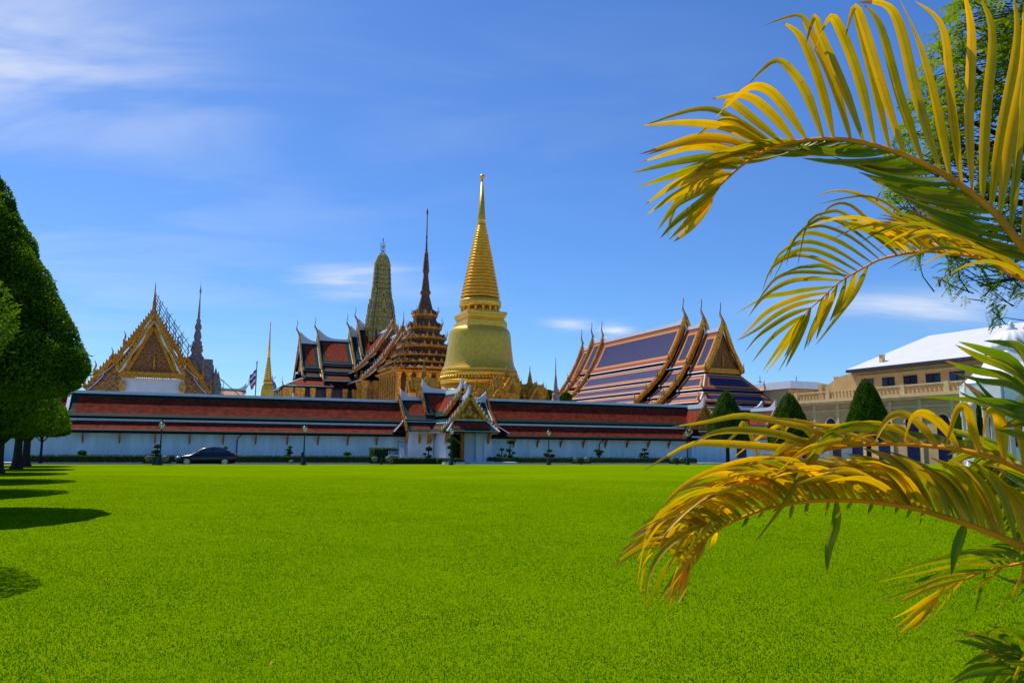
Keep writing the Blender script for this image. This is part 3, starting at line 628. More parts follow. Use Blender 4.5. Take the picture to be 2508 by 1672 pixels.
for i, (ya, ra, rb, yb, yc) in enumerate(tiers):
    q = PM([(ya, ra), (yb, rb), (yc, rb)]); ra_, rb_ = q[0][0]*.93, q[1][0]*.99; za, zb_, zc_ = q[0][1], q[1][1], q[2][1]
    b_ = MB(MOND, MONO)
    zc_ = zb_-.42*(zb_-zc_)
    b_.loft([(rb_*.80, zc_-1.1), (rb_*.93, zc_), (rb_, zc_+.15*(zb_-zc_)), (rb_, zb_), (rb_*.97, zb_+.1), (ra_, za)], RED, (0, 0), 0, False, [MOND, MONO, MONO, MOND, MOND])
    n = 4+i*1
    for f_ in range(4):
        A_ = f_*pi/2; dx, dy = cos(A_), sin(A_); ax = Vector((dx, dy, 0)); c_ = Vector((-dy, dx, 0))
        for k in range(n):
            e = (k+.5)/n*2-1; big_ = 1.0 if abs(e) > .3 else 1.45; o_ = rb_*(1.0 if abs(e) < .42 else (.88 if abs(e) < .7 else .76))
            p = ax*o_+c_*(e*rb_*.9)+Vector((0, 0, zb_)); w_ = rb_/n*.5*min(1, big_); hh = (za-zb_)*.40*big_+.25; w_ *= .75
            b_.prism([p-c_*w_, p+c_*w_, p+c_*w_*.5+Vector((0, 0, hh*.6)), p+Vector((0, 0, hh)), p-c_*w_*.5+Vector((0, 0, hh*.6))], -ax*.3, MONO if big_ > 1 else MOND)
        for e in (-1, 1):
            chofa(b_, ax*rb_*.86+c_*(e*rb_*.74)+Vector((0, 0, zb_)), ax*.6+c_*e*.6, (za-zb_)*.55+1.0, MONO)
    b_.build('roof_tier', mo)
zE = PM([(917, 106)])[0][1]; S2 = PM([(917, 106)])[0][0]*.88
b_ = MB(GOLDD); b_.box(-S2*.60, S2*.60, -S2*.60, S2*.60, 0, zE+.2); b_.build('inner_hall', mo)
n = 8
for f_ in range(4):
    A_ = f_*pi/2; ax = Vector((cos(A_), sin(A_), 0)); c_ = Vector((-sin(A_), cos(A_), 0))
    for k in range(n-1 if True else n):
        e = (k/(n-1))*2-1; p = ax*S2*.9+c_*(e*S2*.9); b_ = MB(GOLDC); b_.loft([(.62, 2), (.46, 2.4), (.38, zE-1.6), (.40, zE-1.3), (.46, zE-.6), (.60, zE-.3)], RED, (p.x, p.y), 0); b_.build('column', mo)
b_ = MB(MONO); b_.loft([(S2*1.02, zE-.25), (S2*1.06, zE+.1)], SQ, (0, 0), 0); b_.build('cornice', mo)
b_ = MB(WHITE); b_.box(-S2*1.3, S2*1.3, -S2*1.3, S2*1.3, -.2, 2.0); b_.build('platform', mo)

# ------------------------------------------------------------------ pantheon with prang tower
vP = 85; uP = hv(935, 700, vP)[0]
pa = thing('pantheon_hall', 'cross shaped hall with red green roofs and a tall yellow green tower', 'temple', W(uP, vP, 0), TH)
PP = lambda pts: lathe_px(935, vP, pts, 0.93)
b_ = MB(GRNM); b_.loft(list(reversed(PP([(581, .3), (585, 1.4), (590, .9), (617, 1.2)]))), CIR(6), (0, 0), 0, True)
zt_ = hv(935, 606, vP)[1]
for k in range(4):
    a = k*pi/2+.3; e = Vector((cos(a), sin(a), 0))
    for q in (0, 1.0): b_.tube([Vector((0, 0, zt_-1.0+q)), e*.55+Vector((0, 0, zt_-.8+q)), e*.7+Vector((0, 0, zt_+.2+q))], [.08, .07, .02], 4)
b_.build('trident_finial', pa)
pr = [(617, 2.2), (621, 7), (628, 13), (636, 17), (642, 18.6)]
b_ = MB(PRNG); b_.loft(list(reversed(PP(pr))), RED, (0, 0), 0); b_.build('tower_dome', pa)
for i in range(6):
    y0 = 642+i*11.2; r0 = 18.8+i*.75; q = PP([(y0, r0), (y0+2.2, r0+1.6), (y0+3.4, r0+.2), (y0+10.6, r0+.5)])
    b_ = MB(PRNG); b_.loft(list(reversed(q)), RED, (0, 0), 0)
    rr, za = q[3]; zb_ = q[2][1]
    for f_ in range(4):
        A_ = f_*pi/2; ax = Vector((cos(A_), sin(A_), 0)); c_ = Vector((-sin(A_), cos(A_), 0))
        for e in (-.72, .72) if i > 0 else (): 
            p = ax*(rr*.80)+c_*(e*rr*.92); b_.prism([p-c_*.35+Vector((0, 0, za+.05)), p+c_*.35+Vector((0, 0, za+.05)), p+c_*.35+Vector((0, 0, zb_-.15)), p-c_*.35+Vector((0, 0, zb_-.15))], ax*.1, PRNT)
        for e in (-.3, 0, .3):
            p = ax*(rr*1.0)+c_*(e*rr); b_.prism([p-c_*.16+Vector((0, 0, za)), p+c_*.16+Vector((0, 0, za)), p+c_*.12+Vector((0, 0, zb_-.1)), p-c_*.12+Vector((0, 0, zb_-.1))], ax*.12, PRNG)
    b_.build('tower_storey', pa)
rows = [(709, 22, PRNG), (720, 23.5, PRNG), (731, 27, PRNY), (745, 29, PRNG), (757, 32, PRNY), (768, 34, PRNY), (780, 36, PRNG), (792, 38, PRNY)]
for i, (y0, r0, mm_) in enumerate(rows):
    y1 = rows[i+1][0] if i+1 < len(rows) else 802
    q = PP([(y0, r0*.94), (y0+3, r0+2), (y0+5, r0+2), (y0+6.5, r0), (y1, r0)]); b_ = MB(mm_, PRNG); b_.loft(list(reversed(q)), RED, (0, 0), 0, False, [mm_, PRNG, PRNG, mm_])
    for f_ in range(4):
        A_ = f_*pi/2; ax = Vector((cos(A_), sin(A_), 0)); c_ = Vector((-sin(A_), cos(A_), 0)); rr = q[3][0]; za, zb_ = q[4][1], q[3][1]
        for k in range(7):
            e = (k-3)/3*.9; o_ = 1.0 if abs(e) < .43 else (.88 if abs(e) < .65 else .76); p = ax*(rr*o_)+c_*(e*rr)
            b_.prism([p-c_*.2+Vector((0, 0, za)), p+c_*.2+Vector((0, 0, za)), p+c_*.16+Vector((0, 0, zb_)), p+Vector((0, 0, zb_+.35)), p-c_*.16+Vector((0, 0, zb_))], ax*.22, GREYM if i % 2 else PRNG)
        for e in (-1, 1): chofa(b_, ax*rr*.8+c_*(e*rr*.72)+Vector((0, 0, zb_)), ax+c_*e, 1.3, PRNG)
        if i in (1, 3, 4): 
            p = ax*(rr*1.02); b_.prism([p-c_*.5+Vector((0, 0, za)), p+c_*.5+Vector((0, 0, za)), p+c_*.45+Vector((0, 0, zb_+.3)), p+Vector((0, 0, zb_+1.5)), p-c_*.45+Vector((0, 0, zb_+.3))], ax*.25, PRNG)
            b_.prism([p-c_*.22+Vector((0, 0, za+.1)), p+c_*.22+Vector((0, 0, za+.1)), p+Vector((0, 0, zb_+.5))], ax*.3, BLACK)
    b_.build('tower_storey', pa)
q = PP([(802, 44), (806, 46), (812, 42), (814, 40)]); b_ = MB(PRNG); b_.loft(list(reversed(q)), RED, (0, 0), 0); b_.build('tower_cornice', pa)
q = PP([(814, 38), (842, 38)]); b_ = MB(PURP); b_.loft(list(reversed(q)), RED, (0, 0), 0); rr = q[0][0]; za, zb_ = q[1][1], q[0][1]
for f_ in range(4):
    A_ = f_*pi/2; ax = Vector((cos(A_), sin(A_), 0)); c_ = Vector((-sin(A_), cos(A_), 0))
    for k in range(8):
        e = (k-3.5)/3.5*.9; o_ = 1.0 if abs(e) < .43 else (.88 if abs(e) < .65 else .76); p = ax*(rr*o_)+c_*(e*rr); b_.prism([p-c_*.22+Vector((0, 0, za)), p+c_*.22+Vector((0, 0, za)), p+c_*.22+Vector((0, 0, zb_)), p-c_*.22+Vector((0, 0, zb_))], ax*.3, PRNG)
b_.build('tower_base', pa)
q = PP([(842, 41), (846, 44), (852, 42), (858, 46), (864, 48), (868, 46), (900, 48), (935, 48)]); b_ = MB(PRNG, PURP); b_.loft(list(reversed(q)), RED, (0, 0), 0, False, [PURP, PURP, PRNG, PRNG, PRNG, PRNG, PRNG]); b_.build('tower_plinth', pa)
def wing_left():
    T = [  # gable px, ridge px y at the flat part, bottom rows in px y
        (727, 838, 774, [(900, 5.4), (905, 5.0), (921, 7.2)]),
        (771.5, 831, 852, [(889, 5.5), (893, 5.1), (908, 7.2), (913, 6.8), (931, 9.6)]),
        (850, 822, 872, [(880, 5.5), (884, 5.1), (900, 7.2), (906, 6.8), (931, 9.6)]),
        (869.7, 805, 925, [(870, 5.5)])]
    for i, (gx_, ry, ex, rows_) in enumerate(T):
        ua_, zr_ = hv(gx_+8, ry, vP); ua_ -= uP; ub_ = hv(ex, ry, vP)[0]-uP+ .3
        if i == 3: ub_ = -1.0
        tiers_ = []; prev = (0, 0)
        pts_ = [(w_, hv(gx_+30, y_, vP-w_)[1]-zr_) for y_, w_ in rows_]
        tl = [(0, 0, pts_[0][0], pts_[0][1])]
        if len(pts_) >= 3: tl.append((pts_[1][0], pts_[1][1], pts_[2][0], pts_[2][1]))
        if len(pts_) >= 5: tl.append((pts_[3][0], pts_[3][1], pts_[4][0], pts_[4][1]))
        m = MB(REDT); gable(m, (ua_, 0, zr_), (ub_, 0, zr_), tl, [(.18, TRIM), (.75, GRNT)], REDT, .12)
        m.build('wing_roof', pa)
        m = MB(DARK)
        for k_ in range(1, len(tl)):
            m.box(ua_+.5, ub_, -tl[k_][0]-.05, tl[k_][0]+.05, zr_+tl[k_][1]-.35, zr_+tl[k_-1][3]+.05); m.cut()
        if len(tl) > 1: m.box(ua_+.6, ub_, -tl[-1][2]+.8, tl[-1][2]-.8, zr_+tl[-1][3]-1.2, zr_+tl[-1][3]+.3)
        if m.v: m.build('roof_step', pa)
        m = MB(TRIM); ridge(m, (ua_, 0, zr_-.1), (ub_, 0, zr_-.1), 1.9, 0, 3.6, .4, .35)
        m.build('roof_ridge', pa)
        m = MB(GOLDC, TRIM)
        prof_ = [(0, 0)]+[(t_[2], t_[3]) for t_ in tl]
        for sg in (-1, 1): barge(m, (ua_-.15, 0, zr_+1.6), (0, sg, 0), [(0, 0), (.9, -1.9), (prof_[1][0], prof_[1][1]-1.5)]+[(a_, b2-1.5) for a_, b2 in prof_[2:]], .5, .3, (1, 0, 0), 0, .6, 0, 1.2)
        m.build('bargeboard', pa)
        m = MB(GOLDD); chofa(m, (ua_-.15, 0, zr_+1.5), (-1, 0, 0), 3.2, 0, 1); m.build('roof_finial', pa)
        m = MB(GOLD2); m.prism([(ua_+.4, -prof_[1][0]+.5, prof_[1][1]+zr_-.2), (ua_+.4, prof_[1][0]-.5, prof_[1][1]+zr_-.2), (ua_+.4, 0, zr_-.9)], (.2, 0, 0)); m.build('pediment', pa)
    # hip skirt at the far left end
    ul_ = hv(735, 927, vP-6)[0]-uP; u0_ = hv(690, 950, vP-8)[0]-uP; zt2 = hv(760, 927, vP-6)[1]; zb2 = hv(760, 944, vP-10)[1]; ue_ = hv(800, 940, vP-8)[0]-uP
    m = MB(REDT)
    banded(m, (ul_, -6.4, zt2), (ue_, -6.4, zt2), (ue_+1, -10, zb2), (u0_, -10, zb2), [(.2, TRIM), (.5, GRNT)], REDT)
    banded(m, (ul_, 6.4, zt2), (ul_, -6.4, zt2), (u0_, -10, zb2), (u0_, 10, zb2), [(.2, TRIM), (.5, GRNT)], REDT)
    m.build('skirt_roof', pa)
    m = MB(GOLDD); chofa(m, (u0_, -10, zb2), (-1, -1, 0), 1.7); m.build('roof_finial', pa)
    m = MB(DARK); ue2 = hv(905, 940, vP-9)[0]-uP; m.box(u0_+.5, ue2+4, -9.4, 9.4, zb2-.38, zb2-.08); m.build('eave_board', pa)
    for px in (702, 711, 729, 740, 766, 805, 845, 868, 880):
        x = hv(px, 960, vP-9)[0]-uP; b_ = MB(GOLDC); b_.loft([(.6, 3), (.48, 3.6), (.44, zb2-1.6), (.56, zb2-.4)], RED, (x, -9.0), 0); b_.build('column', pa)
    for x in (u0_+1.2,):
        for y_ in (-4, 0, 4, 9): b_ = MB(GOLDC); b_.loft([(.6, 3), (.48, 3.6), (.44, zb2-1.6), (.56, zb2-.4)], RED, (x, y_), 0); b_.build('column', pa)
    ub_ = hv(738, 960, vP-6)[0]-uP; m = MB(PURP); m.box(ub_, ue2+5, -6.5, 6.5, 0, zb2-.1); m.box(ub_+3, ue2+6, -5.2, 5.2, zb2-.1, zb2+1.6); m.build('wall', pa)
    for px in (782, 822, 858):
        x = hv(px, 960, vP-6.5)[0]-uP; m = MB(GOLDC); m.box(x-1.3, x+1.3, -6.75, -6.5, 3, zb2-2.2); m.box(x-.8, x+.8, -6.85, -6.76, 3, zb2-2.8, BLACK); m.build('window', pa)
    m = MB(WHITE); m.box(u0_-1, 14, -22, 14, -.2, 3); m.build('platform', pa)
wing_left()
def wing_front():
    vf = 64
    for i, (px, py, v_) in enumerate(((985.5, 815, vf), (962, 802, vf+8))):
        x, z = hv(px, py, v_); x -= uP; y_ = v_-vP
        tl = [(0, 0, 3.3, -4.8), (3.1, -5.1, 4.8, -6.6), (4.6, -6.9, 7.2, -9.0)]
        m = MB(RUST if False else REDT); gable(m, (x, y_, z), (x-.6, 0, z), tl, [(.2, TRIM), (.5, GRNT)], REDT, .1); m.build('front_wing_roof', pa)
        m = MB(TRIM); ridge(m, (x, y_, z-.1), (x-.6, 0, z-.1), 1.5, 0, 3, .35, .3); m.build('roof_ridge', pa)
        m = MB(GOLD2, TRIM)
        for sg in (-1, 1): barge(m, (x, y_-.2, z+1.2), (sg, 0, 0), [(0, 0), (.8, -1.6), (3.3, -5.9), (4.9, -7.7), (7.3, -10.1)], .55, .35, (0, 1, 0), 0, .6, TRIM, 1.5)
        m.build('bargeboard', pa)
        m = MB(GOLDD); chofa(m, (x, y_-.2, z+1.1), (0, -1, 0), 3.0); m.build('roof_finial', pa)
        m = MB(REL0); m.prism([(x-3.0, y_+.2, z-4.8), (x+3.0, y_+.2, z-4.8), (x, y_+.2, z-.2)], (0, .2, 0)); scrolls(m, x-2.8, x+2.8, z-4.7, z-.6, y_+.12, .34, RELG); m.build('pediment', pa)
    x, z = hv(985.5, 815, vf); x -= uP
    for k in (-6.6, -4.4, 4.4, 6.6):
        for y_ in (vf-vP+.5, vf-vP+5): b_ = MB(GOLDC); b_.loft([(.7, 3), (.5, 3.6), (.5, z-10.5), (.8, z-9.2)], RED, (x+k, y_), 0); b_.build('column', pa)
    m = MB(PURP); m.box(x-4.2, x+4.2, vf-vP+3, 0, 0, z-8.8); m.build('wall', pa)
wing_front()
# ------------------------------------------------------------------ great hall with blue roofs
vB = 27.3; uB, zB = hv(1677, 790, vB)
bo = thing('ordination_hall', 'great hall with stacked deep blue and orange tiled roofs on the right', 'temple', W(uB, vB, 0), TH)
vfar = hu(1480, 830, uB)[0]-vB; BB = [(.22, RUST), (.55, RUST), (.42, ORGT)]
TB = [(0, 0, 3.3, -6.5), (3.3, -7.0, 5.4, -9.4), (5.4, -9.8, 7.5, -11.4), (7.5, -11.8, 9.5, -13.2)]
PRB = [(0, 0), (1.5, -3.3), (3.3, -6.6), (5.4, -9.5), (7.5, -11.6), (9.6, -13.4)]
def sec(p0y, p1y, z, tiers_, name='roof'):
    m = MB(BLUT); gable(m, (0, p0y, z), (0, p1y, z), [tiers_[0]], [(.16, TRIM), (.75, RUST), (.42, ORGT)], BLUT, .18)
    gable(m, (0, p0y, z), (0, p1y, z), tiers_[1:], [(.10, TRIM), (.32, RUST), (.22, ORGT)], BLUT, .06)
    m.build(name, bo)
    m = MB(DARK)
    for sg in (-1, 1):
        for t_ in tiers_[1:]: m.box(min(sg*(t_[0]-.3), sg*t_[0]), max(sg*(t_[0]-.3), sg*t_[0]), p0y+.2, p1y-.2, z+t_[1]-.2, z+t_[1]+.35)
    m.build('roof_step', bo)
def ends(y, z, out, prof_, hchofa=3.6, hs_=(1.6,)):
    m = MB(GOLD2)
    for sg in (-1, 1): barge(m, (0, y, z+.9), (sg, 0, 0), [(a_, b2-.55 if a_ > 0 else 0) for a_, b2 in prof_], .55, .45, (0, 1, 0), 0, .36, GOLDC, 0, .12)
    m.build('bargeboard', bo)
    m = MB(GOLD2)
    for sg in (-1, 1):
        for i, (a_, b2) in enumerate(prof_[2:]): hanghong(m, (sg*a_, y, z+b2+.1), (sg, 0, 0), 1.5); m.cut()
    m.build('roof_hook', bo)
    m = MB(GOLDD); chofa(m, (0, y, z+.9), (0, out, 0), hchofa, 0, -1 if out < 0 else 1); m.build('roof_finial', bo)
sec(0, vfar, zB, TB)
ends(-.3, zB, -1, PRB); ends(vfar+.3, zB, 1, PRB)
v2 = hu(1722, 797, uB)[0]-vB; v3 = hu(1769, 806, uB)[0]-vB; z2 = hu(1722, 797, uB)[1]; z3 = hu(1769, 806, uB)[1]
sec(v2, -.3, z2, TB); ends(v2-.3, z2, -1, PRB)
sec(v3, v2-.3, z3, TB[:1]); 
T3 = [TB[0]]+[(t_[0], t_[1]+.1, t_[2], t_[3]+.1) for t_ in TB[1:]]
m = MB(BLUT)
e_ = [0, 2.2, 4.2, 6.2]
y_a = v3
for k, t_ in enumerate(T3[1:]):
    ya_ = y_a-e_[k]; yb_ = y_a-e_[k+1]; bnd = [(.15, TRIM), (.5, RUST), (.3, ORGT)]
    banded(m, (-t_[0], ya_, z3+t_[1]), (t_[0], ya_, z3+t_[1]), (t_[2], yb_, z3+t_[3]), (-t_[2], yb_, z3+t_[3]), bnd, BLUT)
    for sg in (-1, 1): banded(m, (sg*t_[0], ya_, z3+t_[1]), (sg*t_[0], v2-.3, z3+t_[1]), (sg*t_[2], v2-.3, z3+t_[3]), (sg*t_[2], yb_, z3+t_[3]), bnd, BLUT)
    m.box(-t_[0]+.02, t_[0]-.02, ya_+.02, ya_+.2, z3+t_[1]-.3, z3+t_[1]+.5, DARK)
m.build('skirt_roof', bo)
m = MB(GOLD2)
for k, t_ in enumerate(T3[1:]):
    for sg in (-1, 1): hanghong(m, (sg*t_[2], y_a-e_[k+1], z3+t_[3]+.1), (sg, -.6, 0), 1.6); m.cut()
m.build('roof_hook', bo)
ends(v3-.3, z3, -1, PRB[:3])
m = MB(REL0); m.prism([(-2.75, v3+.25, z3-5.9), (2.75, v3+.25, z3-5.9), (0, v3+.25, z3-.4)], (0, .2, 0)); m.build('pediment', bo)
m = MB(GOLD2)
scrolls(m, -2.7, 2.7, z3-5.85, z3-.8, v3+.15, .24, RELG)
m.box(-3.2, 3.2, v3-.2, v3+.5, z3-6.7, z3-5.95); m.build('pediment_relief', bo)
m = MB(TRIM); ridge(m, (0, 0, zB-.1), (0, vfar, zB-.1), .8, .8, 2.0, .45, .4); ridge(m, (0, v2, z2-.1), (0, -.4, z2-.1), .9, 0, 1.6, .42, .4); ridge(m, (0, v3, z3-.1), (0, v2-.4, z3-.1), .9, 0, 1.6, .42, .4); m.build('roof_ridge', bo)
# rear stepped sections
for i, px in enumerate((1455, 1430)):
    vv, zz_ = hu(px, (839, 856)[i], uB); vv -= vB
    m = MB(BLUT); p_ = vfar+.3 if i == 0 else hu(1455, 839, uB)[0]-vB
    gable(m, (0, p_, zz_), (0, vv, zz_), TB, [(.13, TRIM), (.45, RUST), (.4, ORGT)], BLUT, .08); m.build('roof', bo)
    m = MB(DARK)
    for t_ in TB[1:]: m.box(-t_[0]-.02, t_[0]+.02, p_+.1, vv-.1, zz_+t_[1]-.25, zz_+t_[1]+.55)
    m.build('roof_step', bo)
    ends(vv+.3, zz_, 1, PRB); m = MB(TRIM); ridge(m, (0, p_, zz_-.1), (0, vv, zz_-.1), 0, .8, 1.5, .4, .35); m.build('roof_ridge', bo)
m = MB(WHITE); m.box(-6.8, 6.8, v3-2, vfar+6, 0, z3-13.0); m.build('wall', bo)
for sg in (-1, 1):
    for k in range(9): b_ = MB(GOLDC); b_.loft([(.5, 0), (.42, .5), (.42, z3-14.4), (.6, z3-13.6)], RED, (sg*8.6, v3-4.6+k*(vfar+8-v3)/8), 0); b_.build('column', bo)

# ------------------------------------------------------------------ left temple (white wall, gold pediment)
vL = 25; uL0, zL = hv(379, 783, vL)
le = thing('gilded_gable_temple', 'temple end with big carved golden gable above a blank white wall at left', 'temple', W(uL0, vL, 0), TH)
def LH(px, py, v): a_, z_ = hv(px, py, v); return a_-uL0, z_
def lprof(ap, pts, v): 
    za = LH(*ap, v)[1]; return [(0, 0)]+[(abs(LH(px, py, v)[0]-LH(*ap, v)[0]), LH(px, py, v)[1]-za) for px, py in pts]
prF = lprof((379, 783), [(335, 850), (293, 908)], vL)
m = MB(GOLD2)
for sg in (-1, 1): barge(m, (0, -.6, zL), (sg, 0, 0), prF, .6, .4, (0, 1, 0), 0, .42, GOLDC, 1.5, .25)
m.build('bargeboard', le)
m = MB(TRIM)
for sg in (-1, 1): barge(m, (0, -.9, zL-.25), (sg, 0, 0), prF, .07, .1, (0, 1, 0), 0, 0, None, 0, .3)
m.build('glass_mosaic_line', le)
m = MB(GOLDD); chofa(m, (0, -.6, zL), (0, -1, 0), 3.2); m.build('roof_finial', le)
vR_ = 3.2; aR, zR = LH(377, 764, vL+vR_)
prR = lprof((377, 764), [(310, 845), (279, 885)], vL+vR_); prR2 = lprof((377, 764), [(283, 868), (236, 915)], vL+vR_); prR3 = lprof((377, 764), [(240, 908), (208, 949)], vL+vR_)
for i, (pr_, y_) in enumerate(((prR, vR_), (prR2, vR_+.8), (prR3, vR_+1.6))):
    m = MB(GOLD2)
    p_ = pr_ if i == 0 else pr_[1:]
    for sg in (-1, 1): barge(m, (aR, y_, zR), (sg, 0, 0), p_, .6, .4, (0, 1, 0), 0, .45, GOLDD, 1.7, .25)
    m.build('bargeboard', le)
m = MB(GOLDD); chofa(m, (aR, vR_, zR), (0, -1, 0), 3.6); m.build('roof_finial', le)
# roofs
rt_ = [(0, -.4, prR[2][0]-.2, prR[2][1]-.2), (prR2[1][0]-.6, prR2[1][1]-.3, prR2[2][0]-.2, prR2[2][1]-.2), (prR3[1][0]-.6, prR3[1][1]-.3, prR3[2][0]-.2, prR3[2][1]-.2)]
m = MB(RUST); gable(m, (aR, vR_+.3, zR), (aR, 34, zR), rt_, [(.3, TRIM), (.6, GRNT)], REDT, .1); gable(m, (0, -.3, zL-.3), (0, vR_+1, zL-.3), [(0, 0, prF[2][0]-.1, prF[2][1]-.1)], [(.3, GRNT)], REDT, .1); m.build('roof', le)
zb = LH(380, 912, vL)[1]; xl, xr = LH(311, 912, vL)[0], LH(440, 912, vL)[0]; za = LH(380, 800, vL)[1]
m = MB(REL0); m.prism([(xl, 0, zb), (xr, 0, zb), (0, 0, za)], (0, .3, 0)); m.build('pediment', le)
m = MB(GOLD2); random.seed(11); scrolls(m, xl*.93, xr*.93, zb+.1, za-.5, -.05, .30, RELG)
for sg in (-1, 1):
    m.hexa([(sg*abs(xl)-.2*sg, -.25, zb), (sg*abs(xl)+.2*sg, -.25, zb), (sg*abs(xl)+.2*sg, -.05, zb), (sg*abs(xl)-.2*sg, -.05, zb), (-.2*sg, -.25, za), (.2*sg, -.25, za), (.2*sg, -.05, za), (-.2*sg, -.05, za)])
m.build('pediment_relief', le)
z1, z0 = LH(380, 913, vL)[1], LH(380, 927, vL)[1]; xa, xb = LH(295, 920, vL)[0], LH(453, 920, vL)[0]
m = MB(GOLD2); m.box(xa, xb, -.5, .6, z0+.25, z1); m.box(xa-.1, xb+.1, -.65, .5, z0+.12, z0+.24); 
k = xa
while k < xb: m.prism([(k, -.6, z0+.11), (k+.16, -.6, z0+.11), (k+.08, -.6, z0-.12)], (0, .1, 0)); m.box(k, k+.1, -.62, -.5, z1-.02, z1+.12); k += .24
m.build('entablature', le)
m = MB(WHITE); m.box(xa+.1, xb-.1, .2, 1.0, 0, z0); m.build('wall', le)
m = MB(GOLDC)
for x in (xa, xb-.5): 
    m.cut()
    for zz_, ww in ((z0-.5, .0), (z0-.9, .12), (z0-1.3, .05)): m.box(x-ww, x+.55+ww, -.1-ww, .19, zz_-.25, zz_+.15)
m.build('capital', le)
m = MB(CARVE)
for sg, xx in ((-1, xa), (1, xb)):
    x2 = aR+sg*prR3[2][0]; x1 = aR+sg*prR2[1][0]; m.prism([(xx, vR_+.9, 0), (x2, vR_+.9, 0), (x2, vR_+.9, zR+prR3[2][1]), (x1, vR_+.9, zR+prR2[1][1]), (xx, vR_+.9, z1+1)], (0, .2, 0)); m.cut()
m.build('side_gable_panel', le)
# bamboo frame along its right roof
sc = thing('roof_scaffold', 'dark lattice of thin poles leaning along the right slope of the gilded temple roof', 'scaffolding', W(uL0, vL, 0), TH)
m = MB(POLE); y_ = vR_+2.5
A0 = Vector((LH(383, 722, vL+y_)[0], y_, LH(383, 722, vL+y_)[1])); A1 = Vector((LH(470, 855, vL+y_)[0], y_, LH(470, 855, vL+y_)[1]))
B0 = Vector((LH(378, 742, vL+y_)[0], y_, LH(378, 742, vL+y_)[1])); B1 = Vector((LH(452, 872, vL+y_)[0], y_, LH(452, 872, vL+y_)[1]))
for dy in (0,):
    o_ = Vector((0, dy, 0))
    for f_ in (0, .35, .7, 1.0): m.tube([A0.lerp(B0, f_)+o_, A1.lerp(B1, f_)+o_], .04, 5)
    for k in range(9):
        f_ = (k+.5)/9; p = A0.lerp(A1, f_); q = B0.lerp(B1, f_); d = (p-q); m.tube([q-d*.3+o_, p+d*.35+o_], .04, 5)
    for k in range(3): m.tube([A0.lerp(A1, .35+k*.2)+o_, B0.lerp(B1, .5+k*.2)+o_], .05, 5)
m.tube([A1+Vector((0, 0, 0)), A1+Vector((1.8, 0, -4.2)), A1+Vector((4.5, 0, -8.5))], .06, 5); m.tube([B1, B1+Vector((5, 0, -7.5))], .06, 5)
m.build('pole_lattice', sc)
m = MB(POLE)
for k in range(5): m.tube([(A0.x+(A1.x-A0.x)*(k+.5)/5, y_+.8, 0), (A0.x+(A1.x-A0.x)*(k+.5)/5, y_+.8, A0.z+(A1.z-A0.z)*(k+.5)/5)], .06, 5)
m.build('standard_pole', sc)

# ------------------------------------------------------------------ grey mosaic spire
vG = 34; uGs = hv(482.5, 850, vG)[0]
gs = thing('mosaic_spire', 'grey mosaic covered spire rising right of the gilded gable temple', 'stupa', W(uGs, vG, 0), TH)
PG = lambda pts: lathe_px(482.5, vG, pts)
b_ = MB(GREYM); b_.loft(list(reversed(PG([(692, .2), (700, .6), (708, 1.6), (713, 2.8), (717, 1.4), (721, .9), (750, 2.0), (781, 3.2)]))), CIR(10), (0, 0), 0, True); b_.build('spire_tip', gs)
b_ = MB(GREYM, GRNM); b_.loft(list(reversed(PG([(781, 3.5), (785, 5.5), (790, 4.2), (795, 6.2), (800, 8.2), (805, 7.5), (808, 5), (815, 7), (824, 9), (830, 7.5), (834, 7), (838, 11.5), (843, 10), (849, 13.5), (853, 12), (858, 15), (863, 11), (870, 13), (876, 18), (880, 15), (888, 20), (892, 22), (896, 18), (930, 20)]))), RED, (0, 0), 0, False); b_.build('spire', gs)
x0, zt_ = hv(502, 905, vG); x0 -= uGs
b_ = MB(GREYM); q = PG([(905, 30), (985, 38)]); zz = zt_-6.0; R9 = q[1][0]
lst = [(R9, 0), (R9, zz+.5)]
for k in range(6): a_ = R9*(1-.10*k); z9 = zz+.5+k*1.15; lst += [(a_*1.04, z9+.1), (a_*1.06, z9+.3), (a_*.92, z9+.42), (a_*.9, z9+1.1)]
b_.loft(lst, RED, (x0, 0), 0); b_.build('body', gs)
for px, py in ((529, 900), (535, 909), (470, 915), (515, 915), (492, 912)):
    a_, z_ = hv(px, py, vG-1); b_ = MB(GREYM); b_.loft([(.5, z_-3.6), (.42, z_-2), (.5, z_-1.9), (.2, z_-1.0), (.24, z_-.9), (.02, z_)], RED, (a_-uGs, -1), 0); b_.build('pinnacle', gs)
m = MB(POLE)
for k in range(6):
    x_ = x0-3.2+k*1.1; m.tube([(x_, -3.2, 0), (x_, -3.2, zt_-1.0-.35*abs(k-3))], .035, 4)
for k in range(3): m.tube([(x0-3.4, -3.25, zt_-3.4+k*.9), (x0+2.4, -3.25, zt_-3.4+k*.9)], .035, 4)
m.tube([(x0-1, -3.3, zt_+1), (x0+5.6, -3.3, zt_-4.5)], .05, 4); m.tube([(x0-3, -3.3, zt_-1), (x0+2, -3.3, zt_-5)], .05, 4)
o = m.build('mosaic_spire_scaffold'); o.location = W(uGs, vG, 0); o.rotation_euler = (0, 0, TH); settag(o, 'thin pole scaffold round the foot of the grey mosaic spire', 'scaffolding')

